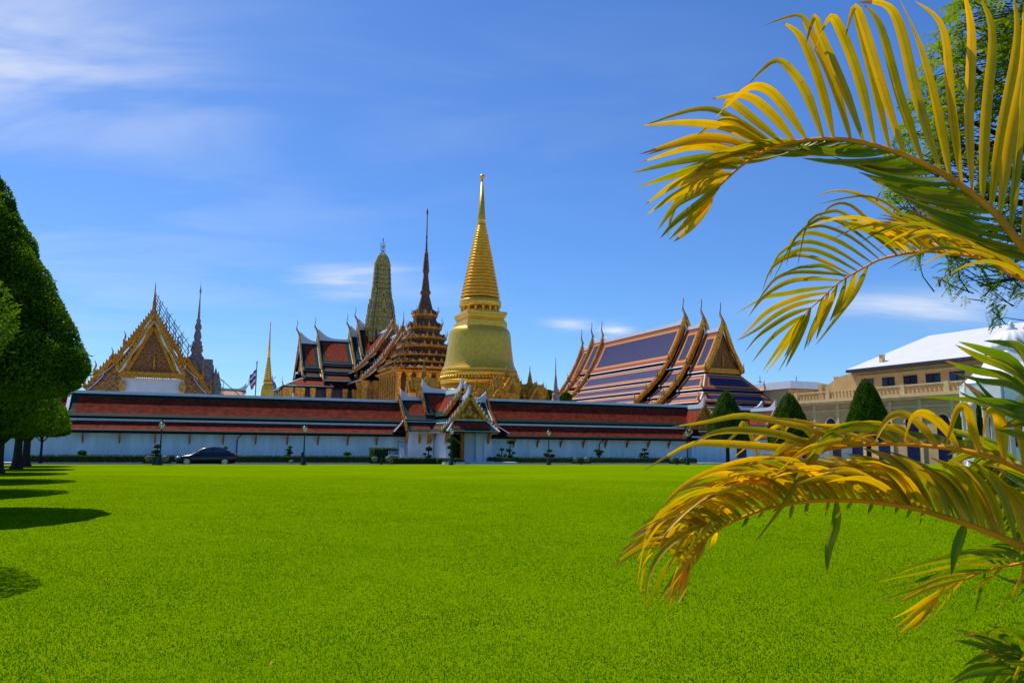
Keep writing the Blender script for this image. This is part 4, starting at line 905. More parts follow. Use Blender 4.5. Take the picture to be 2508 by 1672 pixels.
# ------------------------------------------------------------------ small low roof, flag, far towers
vo = 40; ua_, zr_ = hv(536, 952, vo); ub_ = hv(603, 952, vo)[0]
sr = thing('small_pavilion', 'low pavilion with orange and grey edged roof just above the wall', 'building', W(ua_, vo, 0), TH)
m = MB(RUST); gable(m, (0, 0, zr_), (ub_-ua_, 0, zr_), [(0, 0, 3.2, -2.6)], [(.18, TRIM), (.35, GRNM)], mat('pavilion_orange_tiles', (0.62, 0.20, 0.06), .5), .05); m.build('roof', sr)  # the roof tiles are a plain orange of their own
m = MB(TRIM); ridge(m, (0, 0, zr_), (ub_-ua_, 0, zr_), .1, .9, 1.2, .12, .2); m.build('roof_ridge', sr)
m = MB(GREYM); chofa(m, (ub_-ua_, 0, zr_+.3), (1, 0, 0), 1.3); m.build('roof_finial', sr)
m = MB(WHITE); m.box(.3, ub_-ua_-.3, -2.4, 2.4, 0, zr_-2.3); m.build('wall', sr)
vf_ = 30; uf_, zf1 = hv(629.5, 888, vf_); fl = thing('flagpole', 'thin flagpole with a hanging red white and blue striped flag', 'flagpole', W(uf_, vf_, 0), TH)
m = MB(IRON); m.tube([(0, 0, 0), (0, 0, zf1)], .07, 6); m.loft([(.001, zf1-.05), (.12, zf1+.08), (.001, zf1+.22)], CIR(8), (0, 0), 0, True); m.build('pole', fl)
FR = mat('flag_red', (.45, .02, .03), .8); FW = mat('flag_white', (.7, .7, .72), .8); FB = mat('flag_blue', (.03, .04, .2), .8)
m = MB(FR, FW, FB); zt_ = hv(629, 905, vf_)[1]; zb_ = hv(629, 948, vf_)[1]; nx, ny = 12, 10
def fp(i, j):
    s_ = i/nx; q = j/ny; wdt = .95*(1-.35*q)
    return Vector((-.07-s_*wdt*(.75+.25*sin(q*3)), .18*sin(s_*9+q*2)*s_, zt_+(zb_-zt_)*q*.86-s_*.75+.1*sin(s_*7)))
for i in range(nx):
    for j in range(ny):
        fq = (j+.5)/ny; mm_ = 2 if .36 < fq < .64 else (1 if .2 < fq < .8 else 0); m.poly([fp(i, j), fp(i+1, j), fp(i+1, j+1), fp(i, j+1)], (2, 2, 2, 2, 1, 1, 0, 0, 0, 1)[j] if False else mm_, True)
m.build('flag', fl)
vg = 70; u_ = hv(657.3, 900, vg)[0]; gsp = thing('slim_golden_stupa', 'slender golden needle stupa standing alone left of the red roofed hall', 'stupa', W(u_, vg, 0), TH)
pg = [(784, .3), (796, 1.1), (802, 1.0), (840, 2.0), (876, 3.4)]
b_ = MB(GOLD); b_.loft(list(reversed(lathe_px(657.3, vg, pg))), CIR(12), (0, 0), 0, True); b_.build('spire', gsp)
pr = []
for i in range(9): y0 = 876+i*6.2; r = 3.4+i*.7; pr += [(y0, r*.85), (y0+2.5, r*1.2), (y0+5, r*1.05)]
b_ = MB(GOLD); b_.loft(list(reversed(lathe_px(657.3, vg, pr))), CIR(16), (0, 0), 0, True); b_.build('ringed_spire', gsp)
b_ = MB(GOLD); q = lathe_px(657.3, vg, [(931, 9), (936, 11), (940, 8), (944, 12), (955, 14), (975, 15.5)]); b_.loft([(q[-1][0]*1.2, 0)]+list(reversed(q)), RED, (0, 0), 0); b_.build('bell', gsp)
vq = 120; u_ = hv(667, 940, vq)[0]; gp2 = thing('grey_prang_tower', 'distant rounded grey tower with small finial behind the slim golden stupa', 'tower', W(u_, vq, 0), TH)
b_ = MB(GREYP); q = lathe_px(667, vq, [(931, 1.5), (934, 4), (938, 7), (944, 9.5), (952, 10.2), (985, 11)]); b_.loft([(q[-1][0]*1.2, 0)]+list(reversed(q)), RED, (0, 0), 0); b_.build('tower', gp2)
b_ = MB(GREYP); q = lathe_px(667, vq, [(918, .2), (924, 1.0), (926, .6), (932, 1.4)]); b_.loft(list(reversed(q)), CIR(8), (0, 0), 0, True)
z_ = hv(667, 924, vq)[1]; b_.tube([(-.8, 0, z_+.3), (0, 0, z_-.5), (.8, 0, z_+.3)], .09, 4); b_.build('finial', gp2)
vq = 30; u_ = hv(1361, 940, vq)[0]; wst = thing('pale_stupa', 'small pale stone stupa with needle tip beside the blue roofed hall', 'stupa', W(u_, vq, 0), TH)
STO = mat('pale_pink_stone', (.36, .28, .27), .8, 0, .3, 4, .6, 15)
q = lathe_px(1361, vq, [(874, .2), (880, .9), (884, .6), (921, 1.8)]); b_ = MB(STO); b_.loft(list(reversed(q)), CIR(10), (0, 0), 0, True); b_.build('spire', wst)
pr = []
for i in range(6): y0 = 921+i*5; r = 2.2+i*.45; pr += [(y0, r*.85), (y0+2, r*1.15), (y0+4, r)]
pr += [(952, 4.5), (956, 6.5), (962, 5.5), (966, 8.5), (975, 8), (984, 11)]
q = lathe_px(1361, vq, pr); b_ = MB(STO); b_.loft([(q[-1][0]*1.2, 0)]+list(reversed(q)), RED, (0, 0), 0); b_.build('body', wst)

# ------------------------------------------------------------------ beige building on the right
uF = 47.4
be = thing('beige_building', 'long beige palace building with balustrade and big white hipped roof at right', 'building', W(uF, 0, 0), TH)
def BH(px, py, u=uF): return hu(px, py, u)
vl = BH(1957, 965)[0]; vr = BH(2420, 925)[0]-25
zt1 = (BH(1957+0, 965)[1]+BH(2382, 928)[1])/2; zt0 = (BH(2102, 780+545/2.84)[1]); zc_ = BH(2102, 780+566/2.84)[1]
m = MB(BEIGE); m.box(0, 22, vr, vl, -.3, zc_-.35); m.build('wall', be)
m = MB(BEIGL); m.box(-.55, .0, vr-.5, vl+.4, zc_-.35, zc_-.05); m.box(-.75, .1, vr-.5, vl+.6, zc_-.05, zt0-.03); m.box(-.2, .02, vr, vl, zc_-1.3, zc_-1.1); m.build('cornice', be)
m = MB(BEIGL); m.box(-.55, -.2, vr, vl+.4, zt1-.18, zt1); m.build('balustrade_rail', be)
np_ = 9
for k in range(np_):
    y_ = vl-(vl-vr)*k/np_; m = MB(BEIGL); m.box(-.62, -.13, y_-.3, y_+.3, zt0-.02, zt1+.06); m.build('balustrade_pier', be)
    nb = 9; y2 = vl-(vl-vr)*(k+1)/np_; m = MB(BEIGL)
    for j in range(nb): m.loft([(.1, zt0), (.15, zt0+.3), (.07, zt0+.6), (.11, zt1-.19)], CIR(6), (-.37, y_-.45+(y2-y_+.6)*(j+.5)/nb), 0, True)
    m.build('baluster_row', be)
# arched ground floor windows between pilasters
nb = 13
for k in range(nb):
    y_ = vl-1.6-(vl-vr-3)*k/(nb-1); za_ = BH(2076, 1023)[1]
    m = MB(BEIGL); m.box(-.22, -.003, y_-1.55, y_-1.15, -.3, zc_-.36); m.build('pilaster', be)
    m = MB(GLASS); arc = [(-.04, y_+cos(a_)*.85, za_-.85+sin(a_)*.85) for a_ in [pi*q/10 for q in range(11)]]; m.prism([(-.04, y_+.85, .3)]+arc+[(-.04, y_-.85, .3)], (.03, 0, 0)); w_ = m.build('window', be)
    m = MB(BEIGL)
    for q in range(10):
        a_, b2 = pi*q/10, pi*(q+1)/10; i0 = lambda a__, r_: (y_+cos(a__)*r_, za_-.85+sin(a__)*r_)
        p = [i0(a_, .87), i0(b2, .87), i0(b2, 1.08), i0(a_, 1.08)]; m.prism([(-.14, *pp) for pp in p], (.137, 0, 0))
    m.build('frame', w_)
# upper storey set back behind the terrace
uS2 = 3.5; ue = uF+uS2
ve0 = hu(2080, 906, ue-.8)[0]; zeave = hu(2080, 906, ue-.8)[1]; ver = vr
m = MB(BEIGE); m.box(uS2, 22, ver, ve0-.8, zt0-.05, zeave); 
ra = hu(2016, 945, ue)[0]; rz = hu(2016, 945, ue)[1]
m.prism([(uS2, ve0-.8, zt0), (uS2, ra, zt0), (uS2, ra, rz-.4), (uS2, (ra+ve0)/2, (rz+zeave)/2+.2), (uS2, ve0-.8, zeave-.2)], (1.0, 0, 0))
m.box(uS2-.3, uS2+1.2, ra-.02, ra+.6, zt0, rz+.2); m.box(uS2+.1, uS2+1, ra+.6, vl, zt0, rz-.9)
m.build('upper_wall', be)
m = MB(BEIGL); m.box(uS2-.25, uS2-.003, ver, ve0-.8, zeave-1.1, zeave-.9); m.build('string_course', be)
for (xa_, xb_, ya_, yb_) in ((1220, 1305, 425, 475), (1365, 1452, 413, 476), (1514, 1610, 400, 467), (1670, 1772, 386, 458), (1835, 1942, 371, 441), (2008, 2120, 357, 420), (2200, 2330, 340, 405)):
    pa_, pb_ = 1680+xa_/2.84, 1680+xb_/2.84; y1_ = hu(pa_, 930, ue)[0]; y0_ = hu(pb_, 930, ue)[0]; zz1 = hu(pa_, 780+ya_/2.84, ue)[1]; zz0 = hu(pa_, 780+(yb_+6)/2.84, ue)[1]
    m = MB(GLASS); m.box(uS2-.04, uS2-.01, y0_, y1_, zz0, zz1); w_ = m.build('window', be)
    m = MB(DARK); m.box(uS2-.09, uS2-.042, (y0_+y1_)/2-.05, (y0_+y1_)/2+.05, zz0, zz1); m.box(uS2-.08, uS2-.043, y0_, y1_, zz1-.12, zz1-.02); m.build('frame', w_)
# white hipped roof
ze_ = zeave+.05; u_e = uS2-.9; W2 = 26
vh, zh = hu(2286, 823, ue+W2/2); 
m = MB(WROOF); yl = ve0+.5
m.poly([(u_e, ver, ze_), (u_e, yl, ze_), (u_e+W2/2, vh, zh), (u_e+W2/2, ver, zh)]); m.poly([(u_e, yl, ze_), (u_e+W2, yl, ze_), (u_e+W2/2, vh, zh)]); m.poly([(u_e+W2, yl, ze_), (u_e+W2, ver, ze_), (u_e+W2/2, ver, zh), (u_e+W2/2, vh, zh)])
m.build('roof', be)
m = MB(mat('dark_fascia', (.03, .03, .05), .6)); m.box(u_e-.02, u_e+W2, ver, yl+.02, ze_-.38, ze_-.03); m.build('fascia', be)
for px, py in ((2012, 940), (2048, 922), (2159, 868)):
    y_, z_ = hu(px, py, ue+1); m = MB(BEIGL); m.box(uS2+.8, uS2+1.3, y_-.25, y_+.25, z_-.9 if py > 900 else z_-2.2, z_-.1); m.box(uS2+.7, uS2+1.4, y_-.35, y_+.35, z_-.1, z_-.02); m.build('roof_vent', be)
# far long building with a shallow grey roof
fb = thing('distant_hall', 'distant low cream hall with shallow grey blue roof and thin lightning rods', 'building', W(uF, 55, 0), TH)
y0_, z0_ = hu(1960, 951, uF+2); 
m = MB(BEIGL); m.box(0, 14, -55+vl+2, 50, 0, z0_-.1); m.build('wall', fb)
m = MB(GREYP); zz_ = z0_; m.hexa([(-.6, -55+vl+1, zz_-.1), (14, -55+vl+1, zz_-.1), (14, 51, zz_-.1), (-.6, 51, zz_-.1), (4, -55+vl+6, zz_+1.5), (9, -55+vl+6, zz_+1.5), (9, 46, zz_+1.5), (4, 46, zz_+1.5)]); m.build('roof', fb)
for px in (1861, 1950): y_, z_ = hu(px, 920, uF+5); m = MB(IRON); m.tube([(5, y_-55, zz_), (5, y_-55, z_)], .05, 4); m.box(4.6, 5.4, y_-55.05, y_-54.95, z_-1, z_-.9); m.build('lightning_rod', fb)

# ------------------------------------------------------------------ white kiosk at the right edge
Dk = 36; Xk = ground(2498, Dk)
ki = thing('white_kiosk', 'white octagonal garden kiosk with ribbed dome and arched openings at right edge', 'kiosk', (Xk, Dk, 0), radians(22.5))
KW = mat('kiosk_white_paint', (.74, .77, .84), .6, 0, .04, 2); KT = mat('kiosk_cream_stone', (.62, .54, .50), .7, 0, .08, 2)
OCT = [(cos(pi/8+2*pi*i/8), sin(pi/8+2*pi*i/8)) for i in range(8)]
def kz(py): return at(2498, py, Dk).z
R1 = 2.15
m = MB(KW); m.loft([(2.6, 0), (2.6, .35), (2.45, .36), (2.45, .9)], OCT, (0, 0)); m.build('plinth', ki)
zk0, zk1 = kz(1090), kz(958)
for i in range(8):
    x, y_ = OCT[i]; m = MB(KT)
    for d in (-.17, .17):
        ta = Vector((-y_, x, 0))*d; m.loft([(.17, .9), (.14, 1.1), (.13, zk1-.9), (.17, zk1-.75), (.17, zk1-.5)], CIR(10), (x*R1+ta.x, y_*R1+ta.y), 0, True)
    m.build('column', ki)
    x2, y2_ = OCT[(i+1) % 8]; A_ = Vector((x*R1, y_*R1, 0)); B_ = Vector((x2*R1, y2_*R1, 0)); d = (B_-A_); nrm = Vector((x+x2, y_+y2_, 0)).normalized()*.2
    m = MB(KW); L_ = d.length; rr_ = L_*.36; zc2 = zk1-.5-rr_*.55; top = zk1+.15; nn = 10; 
    for q in range(nn):
        a_, b2 = pi-pi*q/nn, pi-pi*(q+1)/nn
        f0, f1 = .5+cos(a_)*rr_/L_, .5+cos(b2)*rr_/L_; 
        m.prism([A_+d*f0+Vector((0, 0, zc2+sin(a_)*rr_)), A_+d*f1+Vector((0, 0, zc2+sin(b2)*rr_)), A_+d*f1+Vector((0, 0, top)), A_+d*f0+Vector((0, 0, top))], nrm)
    for f0, f1 in ((0, .14), (.86, 1)): m.prism([A_+d*f0+Vector((0, 0, zc2-.3)), A_+d*f1+Vector((0, 0, zc2-.3)), A_+d*f1+Vector((0, 0, top)), A_+d*f0+Vector((0, 0, top))], nrm)
    m.build('arch', ki)
    if i % 2 == 0: m = MB(KW); m.prism([A_+Vector((0, 0, .9)), B_+Vector((0, 0, .9)), B_+Vector((0, 0, 1.75)), A_+Vector((0, 0, 1.75))], nrm*.6); m.build('parapet', ki)
m = MB(KW); ze2 = zk1+.15; m.loft([(2.1, ze2), (2.32, ze2+.02), (2.36, ze2+.18), (2.25, ze2+.22), (1.75, ze2+.72), (1.3, ze2+1.1), (1.05, kz(862)-.05), (.98, kz(862)), (.98, kz(856))], OCT, (0, 0)); m.build('roof', ki)
m = MB(KW); zd = kz(856); zdt = kz(808); n_ = 32; prof_ = [(.95*cos(a_)**.9 if a_ < 1.5 else .05, zd+(zdt-zd)*sin(a_)) for a_ in [pi/2*q/9 for q in range(10)]]
sec_ = [((1+.07*abs(cos(8*2*pi*i/64)))*cos(2*pi*i/64), (1+.07*abs(cos(8*2*pi*i/64)))*sin(2*pi*i/64)) for i in range(64)]
m.loft(prof_, sec_, (0, 0), 0, True); m.build('dome', ki)
m = MB(KW); m.loft([(.22, zdt-.05), (.28, zdt+.05), (.12, zdt+.12), (.18, zdt+.2), (.08, zdt+.28), (.1, zdt+.34), (.01, kz(786))], CIR(12), (0, 0), 0, True); m.build('finial', ki)
# ------------------------------------------------------------------ foliage helpers
def rv():
    while True:
        v_ = Vector((random.uniform(-1, 1), random.uniform(-1, 1), random.uniform(-1, 1)))
        if .05 < v_.length < 1: return v_.normalized()
def leaf(mb, p, d, n_, L_, w_, tone):
    s_ = d.cross(n_)
    if s_.length < .05: s_ = d.orthogonal()
    s_.normalize(); a_ = p-d*L_*.5; b_ = p+d*L_*.5; i = len(mb.v)
    mb.v += [tuple(a_), tuple(p+s_*w_), tuple(b_), tuple(p-s_*w_)]; mb.f.append((i, i+1, i+2, i+3)); mb.m.append(0); mb.sm.append(False); mb.tone.append(tone)
def newleaf(m_):
    b_ = MB(m_); b_.tone = []; return b_
def shell(mb, prof, n_, L_, depth=.14, c=(0, 0), clump=1.0, up=.5):
    """leaves over a turned profile [(r, z)]"""
    ws = []; tot_ = 0
    for i in range(len(prof)-1):
        r0, z0 = prof[i]; r1, z1 = prof[i+1]; a_ = (r0+r1)*math.hypot(r1-r0, z1-z0)+1e-4; tot_ += a_; ws.append(tot_)
    for k in range(n_):
        q = random.random()*tot_; i = next(j for j, w_ in enumerate(ws) if w_ >= q); f_ = random.random(); r = prof[i][0]*(1-f_)+prof[i+1][0]*f_; z = prof[i][1]*(1-f_)+prof[i+1][1]*f_
        an = random.random()*2*pi
        lump = .5*sin(an*5+z*1.9)+.5*sin(an*9-z*3.1+1)+.4*sin(z*6+an*3)
        rr = r*(1-depth*random.random()**2) + .045*clump*lump*min(1, r); dr = Vector((cos(an), sin(an), 0)); nr = (dr+Vector((0, 0, .35))).normalized()
        d = (nr*random.uniform(-.1, .8)+rv()*.9+Vector((0, 0, up*.4))).normalized()
        leaf(mb, Vector((c[0]+cos(an)*rr, c[1]+sin(an)*rr, z)), d, rv(), L_*random.uniform(.6, 1.35), L_*.2, min(1, max(0, .45+.22*lump+random.uniform(-.4, .4))))
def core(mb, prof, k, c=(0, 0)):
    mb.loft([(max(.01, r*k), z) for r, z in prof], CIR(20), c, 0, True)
# ------------------------------------------------------------------ row of topiary trees at the left
BUL = [(.45, .0), (.82, .03), (.96, .07), (1.0, .125), (.95, .20), (.81, .34), (.64, .50), (.46, .67), (.28, .83), (.14, .94), (.03, 1.0)]
def bullet(R_, z0, z1): return [(r*R_, z0+(z1-z0)*f_) for r, f_ in BUL]
rowt = [((-8.95, 9.25), 2.55, 2.5, 7.0, 30000, .09, 'nearest topiary tree, only a bright leafy edge of its crown shows at the left border'),
        ((-12.85, 18), 2.72, 2.55, 8.4, 95000, .11, 'tallest clipped cone shaped tree cut by the left border of the view'),
        ((-17.6, 25), 2.8, 1.85, 7.8, 26000, .14, 'clipped tree directly behind the tallest left tree, light green lower crown'),
        ((-21.4, 32), 3.0, 1.75, 7.6, 18000, .16, 'clipped tree in the left row with a pale rounded edge against the red roof'),
        ((-25.6, 39.5), 2.7, 1.9, 7.4, 8000, .24, 'clipped tree with the leftmost visible dark trunk'),
        ((-28.4, 45.5), 2.5, 2.1, 7.2, 7000, .26, 'clipped tree with a flared trunk, second of the three trunks at left'),
        ((-31.3, 51), 2.3, 2.0, 7.0, 6000, .28, 'clipped tree farthest along the left row, on the third dark trunk'),
        ((-36.0, 60.5), 1.9, 2.0, 5.2, 4000, .28, 'small dark round tree on a thin straight trunk beyond the left row')]
for (x, y_), R_, z0, z1, n_, L_, lab in rowt:
    r = thing('topiary_tree', lab, 'tree', (x, y_, 0), random.random()*6, 'clipped trees in the left row')
    pr_ = bullet(R_, z0, z1); b_ = newleaf(TREL); shell(b_, pr_, n_, L_, .30, clump=2.2)
    shell(b_, pr_[:5], n_//7, L_, .75, clump=2.5)
    for k in range(int(n_*.006)):      # stray shoots
        an = random.random()*6.283; i = random.randrange(len(pr_)-1); rr = pr_[i][0]*random.uniform(1.0, 1.06); d = (Vector((cos(an), sin(an), .3))+rv()*.5).normalized(); leaf(b_, Vector((cos(an)*rr, sin(an)*rr, pr_[i][1])), d, rv(), L_*1.5, L_*.14, random.random())
    b_.build('crown', r)
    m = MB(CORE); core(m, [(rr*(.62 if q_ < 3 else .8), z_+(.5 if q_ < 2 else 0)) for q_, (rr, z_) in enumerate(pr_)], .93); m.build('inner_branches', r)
    tk = R_*.085 if R_ > 2 else .08
    m = MB(BARK); m.loft([(tk*1.75, -.05), (tk*1.25, .25), (tk, .7), (tk*.9, 1.6), (tk*.9, z0+.6)], [(cos(a_)*(1+.13*sin(5*a_)+.06*sin(9*a_)), sin(a_)*(1+.13*sin(5*a_)+.06*sin(9*a_))) for a_ in [2*pi*q/24 for q in range(24)]], (0, 0), 0, True)
    for k in range(5): a_ = k*1.26; m.tube([(0, 0, z0-.5), (cos(a_)*.5, sin(a_)*.5, z0), (cos(a_)*1.2, sin(a_)*1.2, z0+.9)], [tk*.5, tk*.4, tk*.2], 6)
    m.build('trunk', r)
# cones on the right
for px, D, pt, pb, wpx, lab, n_ in ((1782, 71, 956, 1090, 53, 'leftmost cone shaped tree on the right, in front of the blue roofed hall', 12000), (1936, 67, 962, 1090, 54, 'cone tree with slightly leaning top left of the beige building corner', 12000),
                           (2128, 58, 928, 1075, 55, 'tallest right hand cone tree standing in front of the beige balustrade', 14000), (2388, 62, 942, 1080, 46, 'cone tree half hidden behind the white kiosk', 9000)):
    x = ground(px, D); zt_ = at(px, pt, D).z; zb_ = at(px, pb, D).z; R_ = wpx*D/F*.95
    r = thing('cone_tree', lab, 'tree', (x, D, 0), random.random()*6, 'cone shaped clipped trees at right')
    pr_ = [(R_*a_, zb_+(zt_-zb_)*f_) for a_, f_ in ((.6, 0), (1, .03), (1.02, .12), (.93, .28), (.8, .45), (.66, .6), (.5, .74), (.36, .86), (.22, .94), (.04, 1))]
    b_ = newleaf(CONL); shell(b_, pr_, n_, .17, .08, clump=1.2); b_.build('crown', r)
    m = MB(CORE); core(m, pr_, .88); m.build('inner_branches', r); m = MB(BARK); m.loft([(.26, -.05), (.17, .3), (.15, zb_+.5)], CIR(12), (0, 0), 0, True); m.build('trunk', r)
# green crowns behind the wall
for px, py, hwp, v_, lab in ((1343, 965, 15, 40, 'round green tree crown left of the pale stupa, above the wall ridge'), (1386, 970, 14, 36, 'small green tree crown between the pale stupa and the blue roofed hall')):
    u_, z_ = hv(px, py, v_); D = W(u_, v_).y; R_ = hwp*D/F
    r = thing('garden_tree', lab, 'tree', W(u_, v_, 0)); b_ = newleaf(CONL)
    pr_ = [(R_*.5*abs(sin(a_)) + R_*.5*sin(a_)+.01, z_-R_*cos(a_)*1.0-R_*.3) for a_ in [pi*q/8 for q in range(9)]]; shell(b_, pr_, 2500, .3, .3, clump=4); b_.build('crown', r)
    m = MB(CORE); core(m, pr_, .7); m.build('inner_branches', r); m = MB(BARK); m.loft([(.2, -.2), (.12, z_-R_)], CIR(8), (0, 0), 0, True); m.build('trunk', r)

# ------------------------------------------------------------------ hedges
def hedge(ua_, ub_, va, vb, z1, lab, dens=55, L_=.16, z0=-.24, bright=0.0):  # bright shifts leaves towards gold: sunlight put into the leaf colour
    r = thing('hedge', lab, 'hedge', W(ua_, va, 0), TH, 'clipped hedges along the wall'); Lw = ub_-ua_; d = vb-va
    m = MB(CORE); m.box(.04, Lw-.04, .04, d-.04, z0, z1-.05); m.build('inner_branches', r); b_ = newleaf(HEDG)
    h_ = z1-z0
    for k in range(int(Lw*dens*(h_+d))):
        if random.random() < h_/(h_+d): p = Vector((random.random()*Lw, random.uniform(-.03, .06), random.uniform(z0, z1)))
        else: p = Vector((random.random()*Lw, random.random()*d, z1+random.uniform(-.05, .04)))
        leaf(b_, p, (rv()+Vector((0, -.3, .5))).normalized(), rv(), L_*random.uniform(.6, 1.3), L_*.25, min(1, max(0, random.uniform(0, .9)+bright)))
    for x_ in (0, Lw):
        for k in range(int(120*h_*d)): leaf(b_, Vector((x_+random.uniform(-.04, .04), random.random()*d, random.uniform(z0, z1))), rv(), rv(), L_, L_*.25, random.random())
    b_.build('leaves', r); return r
def zat(px, py, v_): return hv(px, py, v_)[1]
hedge(hv(60, 1120, -6.1)[0], hv(912, 1120, -6.1)[0], -6.1, -4.7, .50, 'long low dark hedge along the left wall behind the car')
hedge(hv(916, 1120, -6.5)[0], hv(976, 1120, -6.5)[0], -6.5, -4.4, 1.25, 'tall bright bushy hedge block left of the blue sign', 110, .15, -.24, .5)
hedge(hv(961, 1120, -8.2)[0], hv(1068, 1120, -8.2)[0], -8.2, -7.2, .42, 'low hedge with sunlit top left of the gate, under the round topiary', 110, .12, -.24, .45)
hedge(hv(1072, 1120, -9.0)[0], hv(1128, 1120, -9.0)[0], -9.0, -8.0, .40, 'short sunlit hedge at the left side of the gate doorway', 110, .12, -.24, .5)
hedge(hv(1195, 1128, -5.6)[0], hv(1708, 1128, -5.6)[0], -5.6, -4.4, .44, 'long low dark hedge along the wall right of the gate')
# white kerb blocks
for a_, b2, v_, lab in ((1090, 1113, -10.2, 'white planter kerb left of the gate lamp'), (1116, 1140, -10.2, 'white planter kerb right of the gate lamp')):
    ua_ = hv(a_, 1135, v_)[0]; ub_ = hv(b2, 1135, v_)[0]; r = thing('planter_kerb', lab, 'planter', W(ua_, v_, 0), TH); Lw = ub_-ua_
    m = MB(TRIM); m.hexa([(0, 0, -.34), (Lw, 0, -.34), (Lw, 1, -.34), (0, 1, -.34), (.04, .04, .10), (Lw-.04, .04, .10), (Lw-.04, .96, .10), (.04, .96, .10)]); m.build('kerb', r)
    b_ = newleaf(HEDG)
    for k in range(500): leaf(b_, Vector((random.random()*Lw, random.random()*.8+.1, random.uniform(.08, .25))), rv(), rv(), .12, .03, random.random())
    b_.build('ground_cover', r)
ua_ = hv(1150, 1135, -7)[0]; ub_ = hv(1268, 1135, -7)[0]
m = MB(WHITE); m.hexa([W(u_, v_, -.3) for u_, v_ in ((ua_, -7), (ub_, -7), (ub_, -5.5), (ua_, -5.5))]+[W(u_, v_, .02) for u_, v_ in ((ua_, -7), (ub_, -7), (ub_, -5.5), (ua_, -5.5))]); m.build('gate_step', None, ('low pale blue white step at the right foot of the gate porch', 'step'))

# ------------------------------------------------------------------ topiary shrubs
def shrub(px, v_, pads, lab, stems=None):
    """pads: (dx px, y px, rx px, ry px)"""
    u_ = hv(px, 1110, v_)[0]; D = W(u_, v_).y; k = D/F; r = thing('topiary_shrub', lab, 'shrub', W(u_, v_, -.1), TH, 'cloud pruned shrubs along the wall'); zz_ = [hv(px, p[1], v_)[1]+.1 for p in pads]
    for (dx, py, rx, ry), z_ in zip(pads, zz_):
        b_ = newleaf(HEDG); a_, b2 = rx*k, ry*k; n_ = max(130, int(900*a_*a_*6)); y0_ = random.uniform(-.1, .1)
        for q in range(n_):
            e = rv(); e.z = e.z*(1 if e.z > 0 else .5); s_ = random.uniform(.8, 1.02); leaf(b_, Vector((dx*k+e.x*a_*s_, y0_+e.y*a_*s_, z_+e.z*b2*s_)), (e+rv()*.8).normalized(), rv(), .13, .035, min(1, random.random()*.8+.2*max(0, e.z)))
        f_ = b_.build('foliage_pad', r); c_ = MB(CORE); c_.loft([(max(.01, a_*.75*sin(pi*q/6)), z_-b2*.7*cos(pi*q/6)*(1 if q > 3 else .5)) for q in range(7)], CIR(10), (dx*k, y0_), 0, True); c_.build('inner_branches', f_)
    m = MB(BARK)
    order = sorted(zip(pads, zz_), key=lambda t_: -t_[0][1]); trunk = [(0, 0, 0)]
    top = max(zz_); 
    for (dx, py, rx, ry), z_ in order:
        m.tube([(0, 0, max(0, z_*.45)), (dx*k*.5+.06*sin(z_*5), 0, z_*.75), (dx*k, 0, z_)], [.06, .05, .035], 6)
    m.tube([(0, 0, -.05), (.07, 0, top*.25), (-.05, 0, top*.5), (0, 0, top*.55)], [.11, .08, .07, .05], 7); m.build('trunk', r); return r
shrub(201, -4.6, [(0, 1109, 10, 6), (1, 1117, 14, 4)], 'single umbrella shaped shrub farthest left before the wall')
shrub(384, -6.9, [(1, 1094, 8, 6), (-2, 1107, 10, 5), (3, 1117, 8, 5)], 'tall stacked shrub standing just left of the leftmost lamp post')
shrub(372, -4.6, [(0, 1117, 9, 5)], 'small low bush left of the stacked shrub and leftmost lamp')
shrub(552, -4.6, [(0, 1097, 5, 3.5), (-4, 1104, 4, 3), (5, 1107, 5, 4)], 'small pruned shrub peeking over the boot of the black car')
shrub(708, -4.6, [(2, 1095, 5, 3), (-1, 1102, 6, 3), (2, 1109, 7, 4), (-3, 1116, 7, 3)], 'stacked shrub left of the second lamp post from the left')
shrub(851, -4.6, [(0, 1112, 9, 5)], 'single low dome shrub halfway between second lamp and sign')
shrub(1048, -7.8, [(2, 1100, 8, 7), (-8, 1112, 4, 3), (4, 1117, 5, 3)], 'round headed shrub in front of the white porch wall')
shrub(1109, -9.4, [(-4, 1079, 12, 8), (8, 1086, 9, 7), (-8, 1096, 7, 4), (6, 1100, 8, 5), (-1, 1114, 9, 7)], 'largest pruned shrub with bright rounded head behind the gate lamp')
shrub(1229, -4.5, [(0, 1101, 5, 4.5), (-8, 1115, 5, 5), (10, 1115, 4, 4)], 'small three ball shrub left of the tall shrub right of the gate')
shrub(1249, -5.0, [(2, 1083, 9.5, 6.5), (-3, 1103, 7, 4), (9, 1109, 4, 2.5), (0, 1117, 6, 3)], 'tall pruned shrub with big round top right of the gate')
shrub(1345, -4.0, [(0, 1104, 7, 3.5), (-9, 1114, 6, 5), (9, 1116, 6, 4), (0, 1121, 10, 4)], 'spreading shrub wrapped round the lamp post right of the gate')
shrub(1467, -4.0, [(-7, 1104, 7, 3.5), (7, 1106, 6, 3.5), (0, 1112, 7, 4), (0, 1121, 4, 3)], 'flat topped vase shaped shrub below the bent drainpipe')
shrub(1578, -4.0, [(1, 1101, 6, 4), (-7, 1112, 6, 4), (8, 1111, 5, 3.5), (-12, 1117, 4, 2.5), (7, 1120, 5, 3)], 'many balled shrub farthest right before the wall')

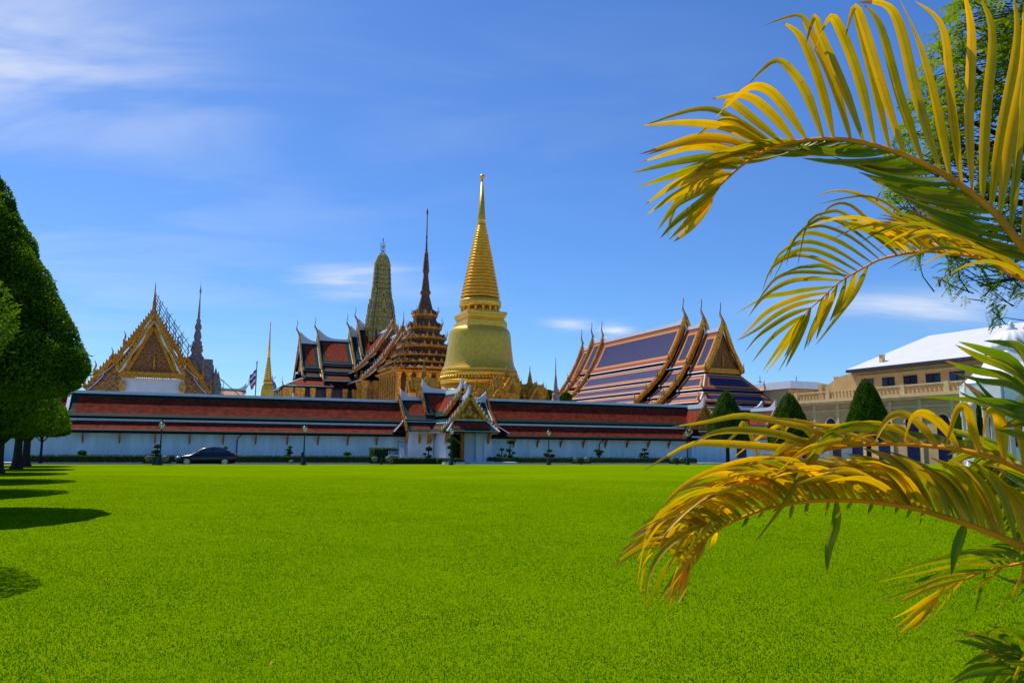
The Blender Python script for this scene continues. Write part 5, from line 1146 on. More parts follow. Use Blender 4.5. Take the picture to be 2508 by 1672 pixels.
# ------------------------------------------------------------------ lamps
GLS = mat('frosted_lamp_glass', (.80, .74, .80), .6, 0, .05, 5)
def lamp():
    r = thing('street_lamp', 'leftmost lamp post, with a white glass lantern, left of the black car', 'street lamp', (0, 0, 0), 0, 'dark lamp posts along the lawn edge')
    m = MB(IRON); m.loft([(.20, -.1), (.20, .12), (.17, .16), (.15, .5), (.11, .56), (.09, .62), (.055, .75), (.045, 1.7), (.06, 1.74), (.045, 1.8), (.038, 2.62), (.06, 2.66), (.07, 2.72)], CIR(12), (0, 0), 0, True); m.build('post', r)
    m = MB(GLS); m.loft([(.08, 2.74), (.19, 3.06), (.20, 3.12)], CIR(6), (0, 0)); g_ = m.build('lantern', r)
    m = MB(IRON); m.loft([(.23, 3.12), (.22, 3.16), (.12, 3.24), (.05, 3.28), (.05, 3.33), (.07, 3.36), (.01, 3.46)], CIR(12), (0, 0), 0, True)
    for k in range(6): a_ = k*pi/3; m.tube([(.085*cos(a_), .085*sin(a_), 2.73), (.2*cos(a_), .2*sin(a_), 3.12)], .012, 4)
    m.build('lantern_cap', r)
    return r
lp = lamp(); labs = [None, 'lamp post second from the left, before the plain stretch of wall', 'lamp post in front of the gate doorway', 'lamp post second from the right, rising from a dark spreading shrub', 'rightmost lamp post, near the end of the red roofed wall']
for i, (px, py) in enumerate(((393, 1027), (746, 1037), (1108, 1044), (1347, 1049), (1687, 1051))):
    u_, z_ = hv(px-3, 1139, -16.3); sc_ = hv(px, py, -16.3)[1]/3.46
    if i == 0: lp.location = W(u_, -16.3, 0); lp.scale = (1.05, 1.05, sc_); lp.rotation_euler = (0, 0, .3)
    else: dup(lp, W(u_, -16.3, 0), .3+i*.5, labs[i], (1.05, 1.05, sc_))
# floodlight pairs on the lawn edge
FLM = mat('grey_floodlight_metal', (.16, .15, .15), .5, .3, .2, 6)
def flood():
    r = thing('floodlight_stand', 'pair of round floodlights in front of the bright hedge block left of the sign', 'floodlight', (0, 0, 0), TH, 'low floodlight stands on the lawn')
    m = MB(IRON); m.loft([(.1, -.02), (.1, .08), (.09, .1), (.09, .5), (.06, .55)], CIR(10), (0, 0)); m.box(-.95, .95, -.05, .05, .10, .16); m.build('stand', r)
    for sx in (-.55, .55):
        m = MB(FLM); c_ = Vector((sx, 0, .42)); m.loft([(.05, .16), (.05, .22)], CIR(6), (sx, 0)); pts = []
        ax = Vector((sx*.2, .35, .9)).normalized(); e1 = ax.orthogonal().normalized(); e2 = ax.cross(e1); rings = [(-.22, .06), (-.16, .17), (0, .24), (.14, .26), (.16, .22)]
        i0 = len(m.v)
        for h_, rr in rings:
            for q in range(12): m.v.append(tuple(c_+ax*h_+(e1*cos(q*pi/6)+e2*sin(q*pi/6))*rr))
        for a_ in range(4):
            for q in range(12): b2 = (q+1) % 12; m.f.append((i0+a_*12+q, i0+a_*12+b2, i0+a_*12+12+b2, i0+a_*12+12+q)); m.m.append(0); m.sm.append(True)
        m.f.append(tuple(i0+48+q for q in range(12))); m.m.append(0); m.sm.append(False); m.f.append(tuple(i0+q for q in reversed(range(12)))); m.m.append(0); m.sm.append(False)
        m.build('lamp_head', r)
    return r
fl0 = flood()
for i, (px, lab) in enumerate(((934, None), (1424, 'pair of round floodlights between the two lamps right of the gate'), (1659, 'pair of floodlights just left of the rightmost lamp post'), (384, 'pair of floodlights partly hidden beside the leftmost lamp post'))):
    u_ = hv(px, 1137, -15.2)[0]
    if i == 0: fl0.location = W(u_, -15.2, 0)
    else: dup(fl0, W(u_, -15.2, 0), TH+.05*i, lab)
# small tripod spots
for px, lab in ((716, 'tiny tilted spotlight on the grass left of the second lamp'),):
    r = thing('spotlight', lab, 'spotlight', W(hv(px, 1137, -15.5)[0], -15.5, 0), TH); m = MB(FLM); m.tube([(0, 0, 0), (-.12, 0, .22)], .02, 5); m.tube([(-.3, 0, .24), (.05, 0, .3)], [.03, .08], 8); m.build('head', r)
# blue sign
sg_ = thing('notice_sign', 'small blue and white sign panel on a thin post before the hedge', 'sign', W(hv(962, 1135, -14.6)[0], -14.6, 0), TH)
m = MB(FLM); m.tube([(0, 0, 0), (0, 0, 1.0)], .02, 6); m.build('post', sg_)
zt_, zb_ = zat(962, 1104, -14.6), zat(962, 1117, -14.6); BL = mat('sign_blue', (.01, .05, .42), .5, 0, .05)
m = MB(TRIM, BL); m.box(-.40, .40, -.05, -.02, zb_, zt_); m.box(-.385, .385, -.057, -.051, zb_+.14, zt_-.015, BL); 
for k in range(3): m.box(-.26, .26-.1*k, -.063, -.058, zt_-.12-.075*k, zt_-.10-.075*k, TRIM)
m.box(-.3, .3, -.058, -.051, zb_+.03, zb_+.09, BL); m.build('panel', sg_)
# slim dark bollard by the second lamp
bo_ = MB(IRON); bo_.loft([(.09, -.05), (.09, .45), (.11, .47), (.11, .55), (.08, .56), (.08, .95), (.03, 1.0)], CIR(10), (0, 0)); o = bo_.build('bollard', None, ('slim dark square topped post just left of the second lamp', 'bollard')); o.location = W(hv(739, 1137, -16)[0], -16, 0)
bo2 = MB(IRON); bo2.loft([(.11, -.05), (.11, .5), (.13, .52), (.13, .6), (.03, .62)], CIR(10), (0, 0)); o = bo2.build('bollard', None, ('short dark post just left of the leftmost lamp', 'bollard')); o.location = W(hv(376, 1137, -16)[0], -16, 0)
# street umbrella beside the porch
um = thing('parasol', 'dark folded brown parasol over a pale box against the left side of the gate', 'parasol', W(hv(974, 1120, -4.0)[0], -4.0, -.24), TH)
m = MB(DARK); m.loft([(.75, 2.0), (.4, 2.12), (.02, 2.22)], CIR(10), (0, 0)); m.build('canopy', um); m = MB(POLE); m.tube([(0, 0, 0), (0, 0, 2.1)], .03, 6); m.build('pole', um)
m = MB(TRIM); m.hexa([(.3, -.2, 0), (.9, -.2, 0), (.9, .3, 0), (.3, .3, 0), (.25, -.2, 1.6), (.45, -.2, 1.6), (.45, .3, 1.6), (.25, .3, 1.6)]); m.build('leaning_board', um)

# ------------------------------------------------------------------ black car
CARP = mat('black_car_paint', (.003, .003, .008), .2, .0, .05, 3, coat=.35); TYRE = mat('tyre_rubber', (.012, .012, .012), .8); RIM = mat('alloy_rim', (.5, .5, .52), .3, .8, .05)
TAIL = mat('tail_light_red', (.5, .01, .02), .2); HEAD = mat('headlight_glass', (.6, .6, .62), .05, .6, .05); CGL = mat('car_window_glass', (.008, .010, .022), .03, 0, .05, coat=1.0)
vc = -11.2; ucc = hv(505, 1130, vc)[0]
car = thing('parked_car', 'black saloon car parked on the road beyond the lawn, facing left', 'car', W(ucc, vc, -.17), TH)
# stations along the body: x, sill z, belt z, half width ; greenhouse separately
Bs = [(-2.25, .38, .50, .45), (-2.2, .25, .58, .66), (-2.05, .2, .66, .78), (-1.75, .18, .76, .85), (-1.2, .18, .86, .88), (-.9, .18, .92, .89), (0, .18, .95, .9), (.9, .18, .98, .9), (1.4, .18, 1.0, .88), (1.85, .2, 1.0, .85), (2.12, .25, .96, .78), (2.24, .35, .86, .66), (2.27, .45, .7, .5)]
m = MB(CARP); i0 = 0; nS = 12
for x, z0, z1, w_ in Bs:
    zm = z0+(z1-z0)*.55
    ringp = [(-w_*.86, z0), (-w_, z0+.12*(z1-z0)+.02), (-w_*1.0, zm), (-w_*.95, z1-.06), (-w_*.84, z1), (-w_*.4, z1+.03), (w_*.4, z1+.03), (w_*.84, z1), (w_*.95, z1-.06), (w_, zm), (w_, z0+.12*(z1-z0)+.02), (w_*.86, z0)]
    for y_, z_ in ringp: m.v.append((x, y_, z_))
for a_ in range(len(Bs)-1):
    for q in range(nS): b2 = (q+1) % nS; m.f.append((a_*nS+q, a_*nS+b2, (a_+1)*nS+b2, (a_+1)*nS+q)); m.m.append(0); m.sm.append(True)
m.f.append(tuple(range(nS))); m.f.append(tuple((len(Bs)-1)*nS+q for q in reversed(range(nS)))); m.m += [0, 0]; m.sm += [False, False]
m.build('body', car)
Gs = [(-1.05, .9, .06, .76), (-.75, .95, .17, .75), (-.3, .95, .42, .70), (-.05, .95, .48, .68), (.5, .97, .50, .67), (.9, .98, .46, .67), (1.3, .99, .33, .69), (1.75, .99, .07, .72)]
m = MB(CARP)
for x, zb2, h_, w_ in Gs:
    for y_, z_ in [(-w_-.1, zb2-.03), (-w_-.02*0, zb2+h_*.5), (-w_*.9, zb2+h_*.88), (-w_*.75, zb2+h_), (0, zb2+h_+.02), (w_*.75, zb2+h_), (w_*.9, zb2+h_*.88), (w_, zb2+h_*.5), (w_+.1, zb2-.03)]: m.v.append((x, y_, z_))
for a_ in range(len(Gs)-1):
    for q in range(8): m.f.append((a_*9+q, a_*9+q+1, (a_+1)*9+q+1, (a_+1)*9+q)); m.m.append(0); m.sm.append(True)
m.build('roof', car)
for sy in (-1, 1):
    for pts in ([(-.62, 1.0), (-.14, 1.36), (.34, 1.41), (.36, 1.0)], [(.44, 1.0), (.43, 1.41), (.86, 1.37), (1.28, 1.2), (1.35, 1.02)]):
        m = MB(CGL); m.prism([(x, sy*(.80-.22*(z_-.95)), z_) for x, z_ in pts], (0, sy*.012, 0)); m.build('side_window', car)
    m = MB(HEAD); m.loft([(.01, .52), (.1, .56), (.14, .63), (.1, .69), (.01, .73)], [(cos(a_)*1.6, sin(a_)) for a_ in [2*pi*q/12 for q in range(12)]], (-2.03, sy*.68), 0, True); m.build('headlight', car)
    m = MB(TAIL); m.loft([(.01, .72), (.1, .76), (.14, .85), (.1, .94), (.01, .97)], [(cos(a_)*1.1, sin(a_)) for a_ in [2*pi*q/12 for q in range(12)]], (2.12, sy*.70), 0, True); m.build('tail_light', car)
    m = MB(CARP); m.hexa([(-.78, sy*.86, .97), (-.58, sy*.86, .97), (-.58, sy*1.05, .99), (-.78, sy*1.03, .99), (-.76, sy*.86, 1.1), (-.6, sy*.86, 1.1), (-.6, sy*1.05, 1.12), (-.76, sy*1.03, 1.1)]); m.build('wing_mirror', car)
m = MB(CGL); m.poly([(-1.0, -.66, .985), (-1.0, .66, .985), (-.2, .56, 1.40), (-.2, -.56, 1.40)]); m.build('windscreen', car)
m = MB(HEAD); m.box(-2.27, -2.22, -.35, .35, .5, .56); m.build('grille', car)
for x in (-1.42, 1.32):
    for sy in (-1, 1):
        m = MB(TYRE); n_ = 28
        ri = [(.20, sy*.72), (.31, sy*.70), (.325, sy*.78), (.31, sy*.905), (.235, sy*.915), (.23, sy*.86)]
        for rr, y_ in ri:
            for q in range(n_): a_ = 2*pi*q/n_; m.v.append((x+rr*cos(a_), y_, .32+rr*sin(a_)))
        for a_ in range(len(ri)-1):
            for q in range(n_): b2 = (q+1) % n_; m.f.append((a_*n_+q, a_*n_+b2, (a_+1)*n_+b2, (a_+1)*n_+q)); m.m.append(0); m.sm.append(True)
        wh = m.build('wheel', car)
        m = MB(RIM); y_ = sy*.91
        for k in range(7): a_ = 2*pi*k/7; e = Vector((cos(a_), 0, sin(a_))); s_ = Vector((-sin(a_), 0, cos(a_))); c_ = Vector((x, y_-sy*.03, .32)); m.prism([c_+s_*.04, c_+e*.225+s_*.055, c_+e*.225-s_*.055, c_-s_*.04], (0, sy*.03, 0))
        m.tube([(x, y_-sy*.04, .32), (x, y_+sy*.008, .32)], .06, 10, smooth=False)
        pr_ = [(x+.235*cos(2*pi*q/24), y_-sy*.02, .32+.235*sin(2*pi*q/24)) for q in range(25)]; m.tube(pr_, .018, 6); m.build('rim', wh)

# ------------------------------------------------------------------ feathery tree top right
tt = thing('feathery_tree', 'big tree with feathery small leaves behind the palm at the upper right', 'tree', (7.8, 9.6, 0), 0)
TB0 = Vector((7.8, 9.6, 0)); random.seed(5)
def W2(px, py, D): return at(px, py, D)-TB0
m = MB(BARK)
top = W2(2740, 60, 9.6); m.tube([(0, 0, 0), (.1, 0, 1.5), top*.55, top], [.32, .26, .22, .12], 10)
limbs = []
for tgt in ((2300, 120, 9), (2230, 420, 9.4), (2330, 610, 9.0), (2400, 700, 8.6), (2250, 560, 9.2), (2420, 240, 8.8), (2480, 420, 9.4), (2260, 250, 9.8), (2370, 60, 9.6), (2460, 560, 8.9), (2380, 350, 9.8), (2190, 480, 9.6), (2450, 100, 9), (2900, 100, 9), (3100, 300, 10), (3000, 560, 9), (2750, 500, 8.6), (2850, -150, 9.5), (2600, -200, 9)):
    e = W2(*tgt); s_ = Vector((.1, 0, 1.6)).lerp(top, random.uniform(.25, .8)); c_ = s_.lerp(e, .5)+Vector((0, 0, .35))+rv()*.15; pth = [s_*(1-f_)**2+c_*2*f_*(1-f_)+e*f_*f_ for f_ in [k/7 for k in range(8)]]
    m.tube(pth, [.07-.058*k/7 for k in range(8)], 6); limbs.append(pth)
m.build('trunk', tt)
# crown outline in photo pixels, filled with sprays of fine leaflets
outl = [(2365, -60), (2335, 0), (2305, 60), (2270, 110), (2255, 150), (2240, 190), (2232, 240), (2205, 290), (2190, 330), (2165, 390), (2150, 440), (2170, 480), (2190, 540), (2215, 590), (2235, 630), (2270, 650), (2295, 680), (2330, 720), (2370, 745), (2420, 775), (2450, 800), (2470, 740), (2560, 700), (2900, 760), (3150, 640), (3260, 300), (3180, -60), (3000, -300), (2700, -330), (2480, -220)]
def inside(x, y_):
    c_ = False; j = len(outl)-1
    for i in range(len(outl)):
        xi, yi = outl[i]; xj, yj = outl[j]
        if (yi > y_) != (yj > y_) and x < (xj-xi)*(y_-yi)/(yj-yi)+xi: c_ = not c_
        j = i
    return c_
b_ = newleaf(TAML); tw = MB(BARK); cnt = 0; fc = MB(mat('dry_red_blossom', (.35, .12, .07), .8, 0, .4, 5))
holes = [(random.uniform(2150, 2520), random.uniform(0, 760), random.uniform(12, 34)) for k in range(40)]
while cnt < 9800:
    px, py = random.uniform(2140, 3270), random.uniform(-340, 800)
    if not inside(px, py): continue
    dn = 1.0 if px > 2260 and py < 560 else .62
    if py > 560: dn = .50
    if random.random() > dn: continue
    if any((px-hx)**2+(py-hy)**2 < hr*hr for hx, hy, hr in holes): continue
    D = random.uniform(8.2, 10.6); c_ = W2(px, py, D); cnt += 1
    d = Vector((random.uniform(-1, .2), random.uniform(-.6, .6), random.uniform(-.7, .45))).normalized(); Ls = random.uniform(.14, .26); droop = random.uniform(.1, .5); tn = random.random()
    side = d.cross(Vector((random.uniform(-.3, .3), random.uniform(-.5, .5), 1))).normalized(); np2 = 11
    for k in range(np2):
        f_ = k/(np2-1); p = c_+d*Ls*(f_-.4)+Vector((0, 0, -droop*Ls*f_*f_)); ll = .06*(1-.45*abs(f_-.4))
        for sg in (-1, 1):
            dd = (side*sg+d*.55+Vector((0, 0, -.15))).normalized(); leaf(b_, p+dd*ll*.5, dd, rv()*.4+Vector((0, 0, 1)), ll, .0105, min(1, max(0, .2+tn*.7+random.uniform(-.2, .2))))
    if cnt % 5 == 0: tw.tube([c_-d*Ls*.4, c_-d*Ls*1.3+Vector((.12, 0, -.05)), c_-d*Ls*2+Vector((.3, 0, -.1))], [.004, .007, .01], 4)
    if cnt % 60 == 0: fc.tube([c_+Vector((0, 0, -.02)), c_+Vector((0, 0, -.1))], [.02, .012], 5)
b_.build('crown', tt); tw.build('twigs', tt); fc.build('blossom', tt)
# ------------------------------------------------------------------ areca palm in the foreground
PALM = leafmat('palm_leaflets', (0.15, 0.25, 0.001), (1.0, 0.53, 0.0005), 0.60, 0.36, 0.4, True)
DRYT = mat('dry_leaf_tip', (0.42, 0.20, 0.05), .7, 0, .4, 12, transl=.4)
RACH = mat('palm_midrib', (.80, .26, .006), .55, 0, .25, 8, spec=.2); STEM = mat('palm_stem', (.16, .20, .03), .6, 0, .3, 5, .4, 10)
PB = Vector((3.1, 2.9, 0)); random.seed(21)
palm = thing('areca_palm', 'golden green feather palm whose long arching fronds frame the right foreground', 'palm', PB, 0)
def cr(pts, f_):      # Catmull-Rom through points
    n_ = len(pts)-1; s_ = min(max(f_, 0), .99999)*n_; i = int(s_); u_ = s_-i
    p0, p1, p2, p3 = pts[max(i-1, 0)], pts[i], pts[i+1], pts[min(i+2, n_)]
    return .5*((2*p1)+(p2-p0)*u_+(2*p0-5*p1+4*p2-p3)*u_*u_+(3*p1-p0-3*p2+p3)*u_**3)
VIEW = Vector((0, 1, 0))
def ribbon(mb, pts, wd, tone, twist=0.0, fold=.35, ns=9, twend=None):
    wd *= .84; fold = .42; tipn = random.choice((0, 0, 1, 1, 2))
    """leaflet: curved folded blade through the given points"""
    i0 = len(mb.v); n_ = ns
    for k in range(n_+1):
        f_ = k/n_; p = cr(pts, f_); t_ = (cr(pts, min(1, f_+.03))-cr(pts, max(0, f_-.03))); t_ = t_.normalized() if t_.length > 1e-6 else Vector((0, 0, 1))
        nrm = VIEW-t_*VIEW.dot(t_); nrm.normalize(); sd = t_.cross(nrm); tw_ = twist+((twend if twend is not None else twist)-twist)*f_
        s2 = sd*cos(tw_)+nrm*sin(tw_); n2 = nrm*cos(tw_)-sd*sin(tw_)
        w_ = wd*(.30+.70*min(1, f_/.22))*(1 if f_ < .45 else max(.02, 1-((f_-.45)/.55)**1.6))
        mb.v += [tuple(p-s2*w_), tuple(p+n2*w_*fold), tuple(p+s2*w_)]; mb.rib = (mb.rib or [])+[0., 1., 0.] if mb.rib is None else mb.rib; mb.rib += [0., 1., 0.] if len(mb.rib) < len(mb.v) else []
    for k in range(n_):
        a_ = i0+k*3
        for q in (0, 1): mb.f.append((a_+q, a_+q+1, a_+q+4, a_+q+3)); mb.m.append(mb.mi(DRYT) if (k >= n_-tipn) else 0); mb.sm.append(True); mb.tone.append(min(1, max(0, tone+(-.10, .08)[q])))
def conv(cr_, ox, oy, s_): return [(ox+x/s_, oy+y_/s_) for x, y_ in cr_]
def frond(label, path, dep, keys, auto=(), base=None, rad=(.014, .003), wd=.0155):
    """path: rachis px (base -> tip), dep: (D base, D tip); keys: [(t or base px), mid, tip, tone, width k]"""
    n_ = len(path); P3 = [at(px, py, dep[0]+(dep[1]-dep[0])*k/(n_-1))-PB for k, (px, py) in enumerate(path)]
    if base is not None: P3 = [Vector(b3) for b3 in base]+P3
    nb = len(P3)-n_
    N_ = 60; m = MB(RACH); pth = [cr(P3, k/N_) for k in range(N_+1)]; m.tube(pth, [rad[0]+(rad[1]-rad[0])*(k/N_)**.8 for k in range(N_+1)], 7); fr = m.build('frond', palm)
    b_ = newleaf(PALM)
    scr = []
    for k in range(N_*4+1):
        p = cr(P3, k/(N_*4))+PB; d = p-CAM; zc = d.dot(fw); scr.append((CX+F*d.dot(RT)/zc, CY-F*d.dot(UP)/zc, p.y) if zc > .2 else (9e3, 9e3, 1))
    def nearest(x, y_): return min(range(len(scr)), key=lambda i: (scr[i][0]-x)**2+(scr[i][1]-y_)**2)
    for (bx, by), mids, tip, tone, wk in keys:
        i = nearest(bx, by); b3 = cr(P3, i/(N_*4)); D = scr[i][2]; off = random.uniform(-.10, .10)
        pts = [b3]; nm = len(mids)
        for q, (mx_, my_) in enumerate(mids): pts.append(at(mx_, my_, D+off*(q+1)/(nm+1)+.02)-PB)
        pts.append(at(tip[0], tip[1], D+off)-PB)
        if len(pts) == 3: 
            pts = [pts[0], pts[0].lerp(pts[1], .5)+(pts[1]-pts[0].lerp(pts[2], .5))*.25, pts[1], pts[1].lerp(pts[2], .5)+(pts[1]-pts[0].lerp(pts[2], .5))*.22, pts[2]]
        ribbon(b_, pts, wd*wk*D/2.8, min(1, max(0, tone+random.uniform(-.15, .15))), random.uniform(-.5, .5), .35, 14, random.uniform(-.9, .9))
    for (t0, t1, cnt_, fn) in auto:
        for k in range(cnt_):
            f_ = t0+(t1-t0)*(k+.5)/cnt_; g_ = (k+.5)/cnt_; i = int((nb+(n_-1)*f_)/(len(P3)-1)*N_*4); bx, by, D = scr[i]; b3 = cr(P3, i/(N_*4))
            r_ = fn(g_, bx, by); 
            if r_ is None: continue
            mids, tip, tone, wk, off = r_; pts = [b3]
            for q, (mx_, my_) in enumerate(mids): pts.append(at(mx_, my_, D+off*(q+1)/(len(mids)+1))-PB)
            pts.append(at(tip[0], tip[1], D+off)-PB)
            if len(pts) == 3: pts = [pts[0], pts[0].lerp(pts[1], .5)+(pts[1]-pts[0].lerp(pts[2], .5))*.25, pts[1], pts[1].lerp(pts[2], .5)+(pts[1]-pts[0].lerp(pts[2], .5))*.2, pts[2]]
            ribbon(b_, pts, wd*wk*D/2.8, min(1, max(0, tone+random.uniform(-.18, .18))), random.uniform(-.7, .7), .35, 11, random.uniform(-.9, .9))
    b_.build('leaflets', fr); b_ = newleaf(PALM)
    if nb:      # leaflets on the stalk between the stem and the view
        for k in range(26):
            i = int((.12+.88*k/26)*nb/(len(P3)-1)*N_*4); b3 = cr(P3, i/(N_*4)); dr_ = (cr(P3, (i+6)/(N_*4))-b3).normalized(); sd_ = dr_.cross(VIEW).normalized()*(1 if k % 2 else -1)
            if scr[i][0] < 2640: continue
            L_ = random.uniform(.28, .42); d_ = (sd_*.9+dr_*.6+Vector((abs(random.random())*.5, random.uniform(-.5, .5), .1))).normalized(); e_ = b3+d_*L_+Vector((0, 0, -.10))
            if e_.x+PB.x < (e_.y+PB.y)*.72: continue
            ribbon(b_, [b3, b3+d_*L_*.35, b3+d_*L_*.7+Vector((0, 0, -.02)), e_], wd, random.uniform(0, .5), random.uniform(-.6, .6))
        if b_.v: b_.build('basal_leaflets', fr)
    fr['label'] = label
    return fr
def lin(a_, b2, f_): return a_+(b2-a_)*f_
def tab(g_, rows):
    for i in range(len(rows)-1):
        if g_ <= rows[i+1][0] or i == len(rows)-2:
            f_ = (g_-rows[i][0])/(rows[i+1][0]-rows[i][0]); return [lin(a_, b2, f_) for a_, b2 in zip(rows[i][1:], rows[i+1][1:])]
# --- frond A, the big upper one (crop scale 2.43, origin 1540,0)
c5 = lambda x, y_: (1540+x/2.43, y_/2.43)
pathA = [c5(2700, 1760), c5(2500, 1600), c5(2352, 1480), c5(2200, 1290), c5(2050, 1160), c5(1860, 1030), c5(1640, 925), c5(1400, 850), c5(1230, 828), c5(1080, 832), c5(920, 860), c5(790, 910), c5(680, 980), c5(600, 1050), c5(530, 1120), c5(470, 1190)]
def K(sc, b_, mids, tip, tone=.75, wk=1.0): return (sc(*b_), [sc(*q) for q in mids], sc(*tip), tone, wk)
kA = [((2440, 1560), [(2480, 1000)], (2520, 300), .6, 1), ((2350, 1480), [(2400, 900)], (2440, 150), .6, 1), ((2270, 1390), [(2320, 900)], (2352, 380), .6, 1.0), ((2205, 1290), [(2265, 850), (2345, 400)], (2350, 20), .8, 1.05), ((2155, 1245), [(2215, 800), (2310, 250)], (2290, -30), .75, 1.05), ((2105, 1200), [(2125, 700), (2165, 200)], (2085, -20), .75, 1.1),
      ((2045, 1155), [(2025, 700), (2040, 200)], (1990, -60), .85, 1.15), ((1985, 1110), [(1920, 620), (1870, 170)], (1700, 5), .95, 1.1), ((1920, 1070), [(1830, 620), (1730, 260)], (1600, -30), .8, 1.1), ((1855, 1030), [(1710, 560), (1620, 180), (1530, 30)], (1350, 15), .6, 1.1),
      ((1755, 975), [(1610, 560), (1500, 160)], (1400, 30), .65, 1.05), ((1640, 925), [(1510, 520), (1400, 160), (1345, 40)], (1290, 220), .8, 1.05), ((1550, 890), [(1460, 500), (1370, 160)], (1330, 40), .7, 1.0), ((1472, 870), [(1380, 500), (1260, 180), (1190, 110)], (1095, 330), .75, 1.05),
      ((1400, 852), [(1280, 520), (1140, 200), (1105, 100)], (1055, 260), .75, 1.0), ((1320, 838), [(1220, 500), (1080, 190), (1010, 90)], (800, 155), .85, 1.05), ((1225, 828), [(1140, 500), (1030, 230)], (915, 132), .7, 1.05),
      ((1155, 826), [(1060, 560), (950, 400), (860, 365)], (705, 510), .8, 1.05), ((1065, 832), [(930, 640), (820, 530), (700, 530)], (515, 700), .8, 1.05), ((990, 845), [(830, 660), (690, 570)], (487, 590), .75, 1.0), ((920, 858), [(720, 690), (600, 605)], (560, 660), .8, 1.0),
      ((855, 882), [(700, 780), (600, 720), (520, 740)], (400, 805), .75, 1.0), ((880, 870), [(600, 690), (400, 650)], (80, 752), .8, .9), ((840, 885), [(600, 765), (350, 730)], (75, 748), .9, .9), ((800, 905), [(650, 850), (540, 830), (300, 860)], (100, 925), .85, 1.0),
      ((745, 940), [(560, 885), (380, 875)], (60, 970), .85, 1.0), ((780, 915), [(600, 830), (420, 815), (250, 860)], (60, 920), .8, .95), ((700, 970), [(550, 930), (300, 960)], (20, 1030), .35, 1.0), ((660, 1000), [(480, 980), (280, 1040)], (45, 1118), .5, 1.0), ((620, 1030), [(440, 1040), (270, 1100)], (95, 1220), .8, 1),
      ((590, 1055), [(430, 1090), (260, 1170)], (105, 1280), .75, .9), ((560, 1085), [(400, 1150), (280, 1220)], (170, 1372), .6, .9), ((535, 1110), [(420, 1210), (290, 1310)], (188, 1418), .5, .9), ((515, 1130), [(430, 1240), (330, 1340)], (238, 1430), .6, .85), ((500, 1150), [(450, 1250), (360, 1360)], (265, 1440), .9, .9), ((490, 1165), [(440, 1260), (390, 1340)], (335, 1395), .8, .7)]
def loA(g_, bx, by):
    L_ = lin(330, 210, g_); a_ = radians(lin(24, -2, g_)+random.uniform(-6, 7)); sgx = -cos(a_); 
    tip = (bx+sgx*L_, by-L_*sin(radians(lin(28, -6, g_)))+random.uniform(-14, 20)+lin(20, 26, g_)); mid = ((bx+tip[0])/2, (by+tip[1])/2+lin(16, 12, g_)); return [mid], tip, random.uniform(.0, .35), .9, random.uniform(.1, .3)
frond('upper big frond', pathA, (2.35, 3.1), [K(c5, *k) for k in kA], [(.08, .62, 26, loA), (.62, .95, 9, lambda g_, bx, by: ([(bx-90, by+5)], (bx-lin(220, 120, g_), by+lin(30, 130, g_)), .5, .8, .1))], [(0, 0, 1.15), (-.25, -.15, 1.35)], (.018, .003), .0205)
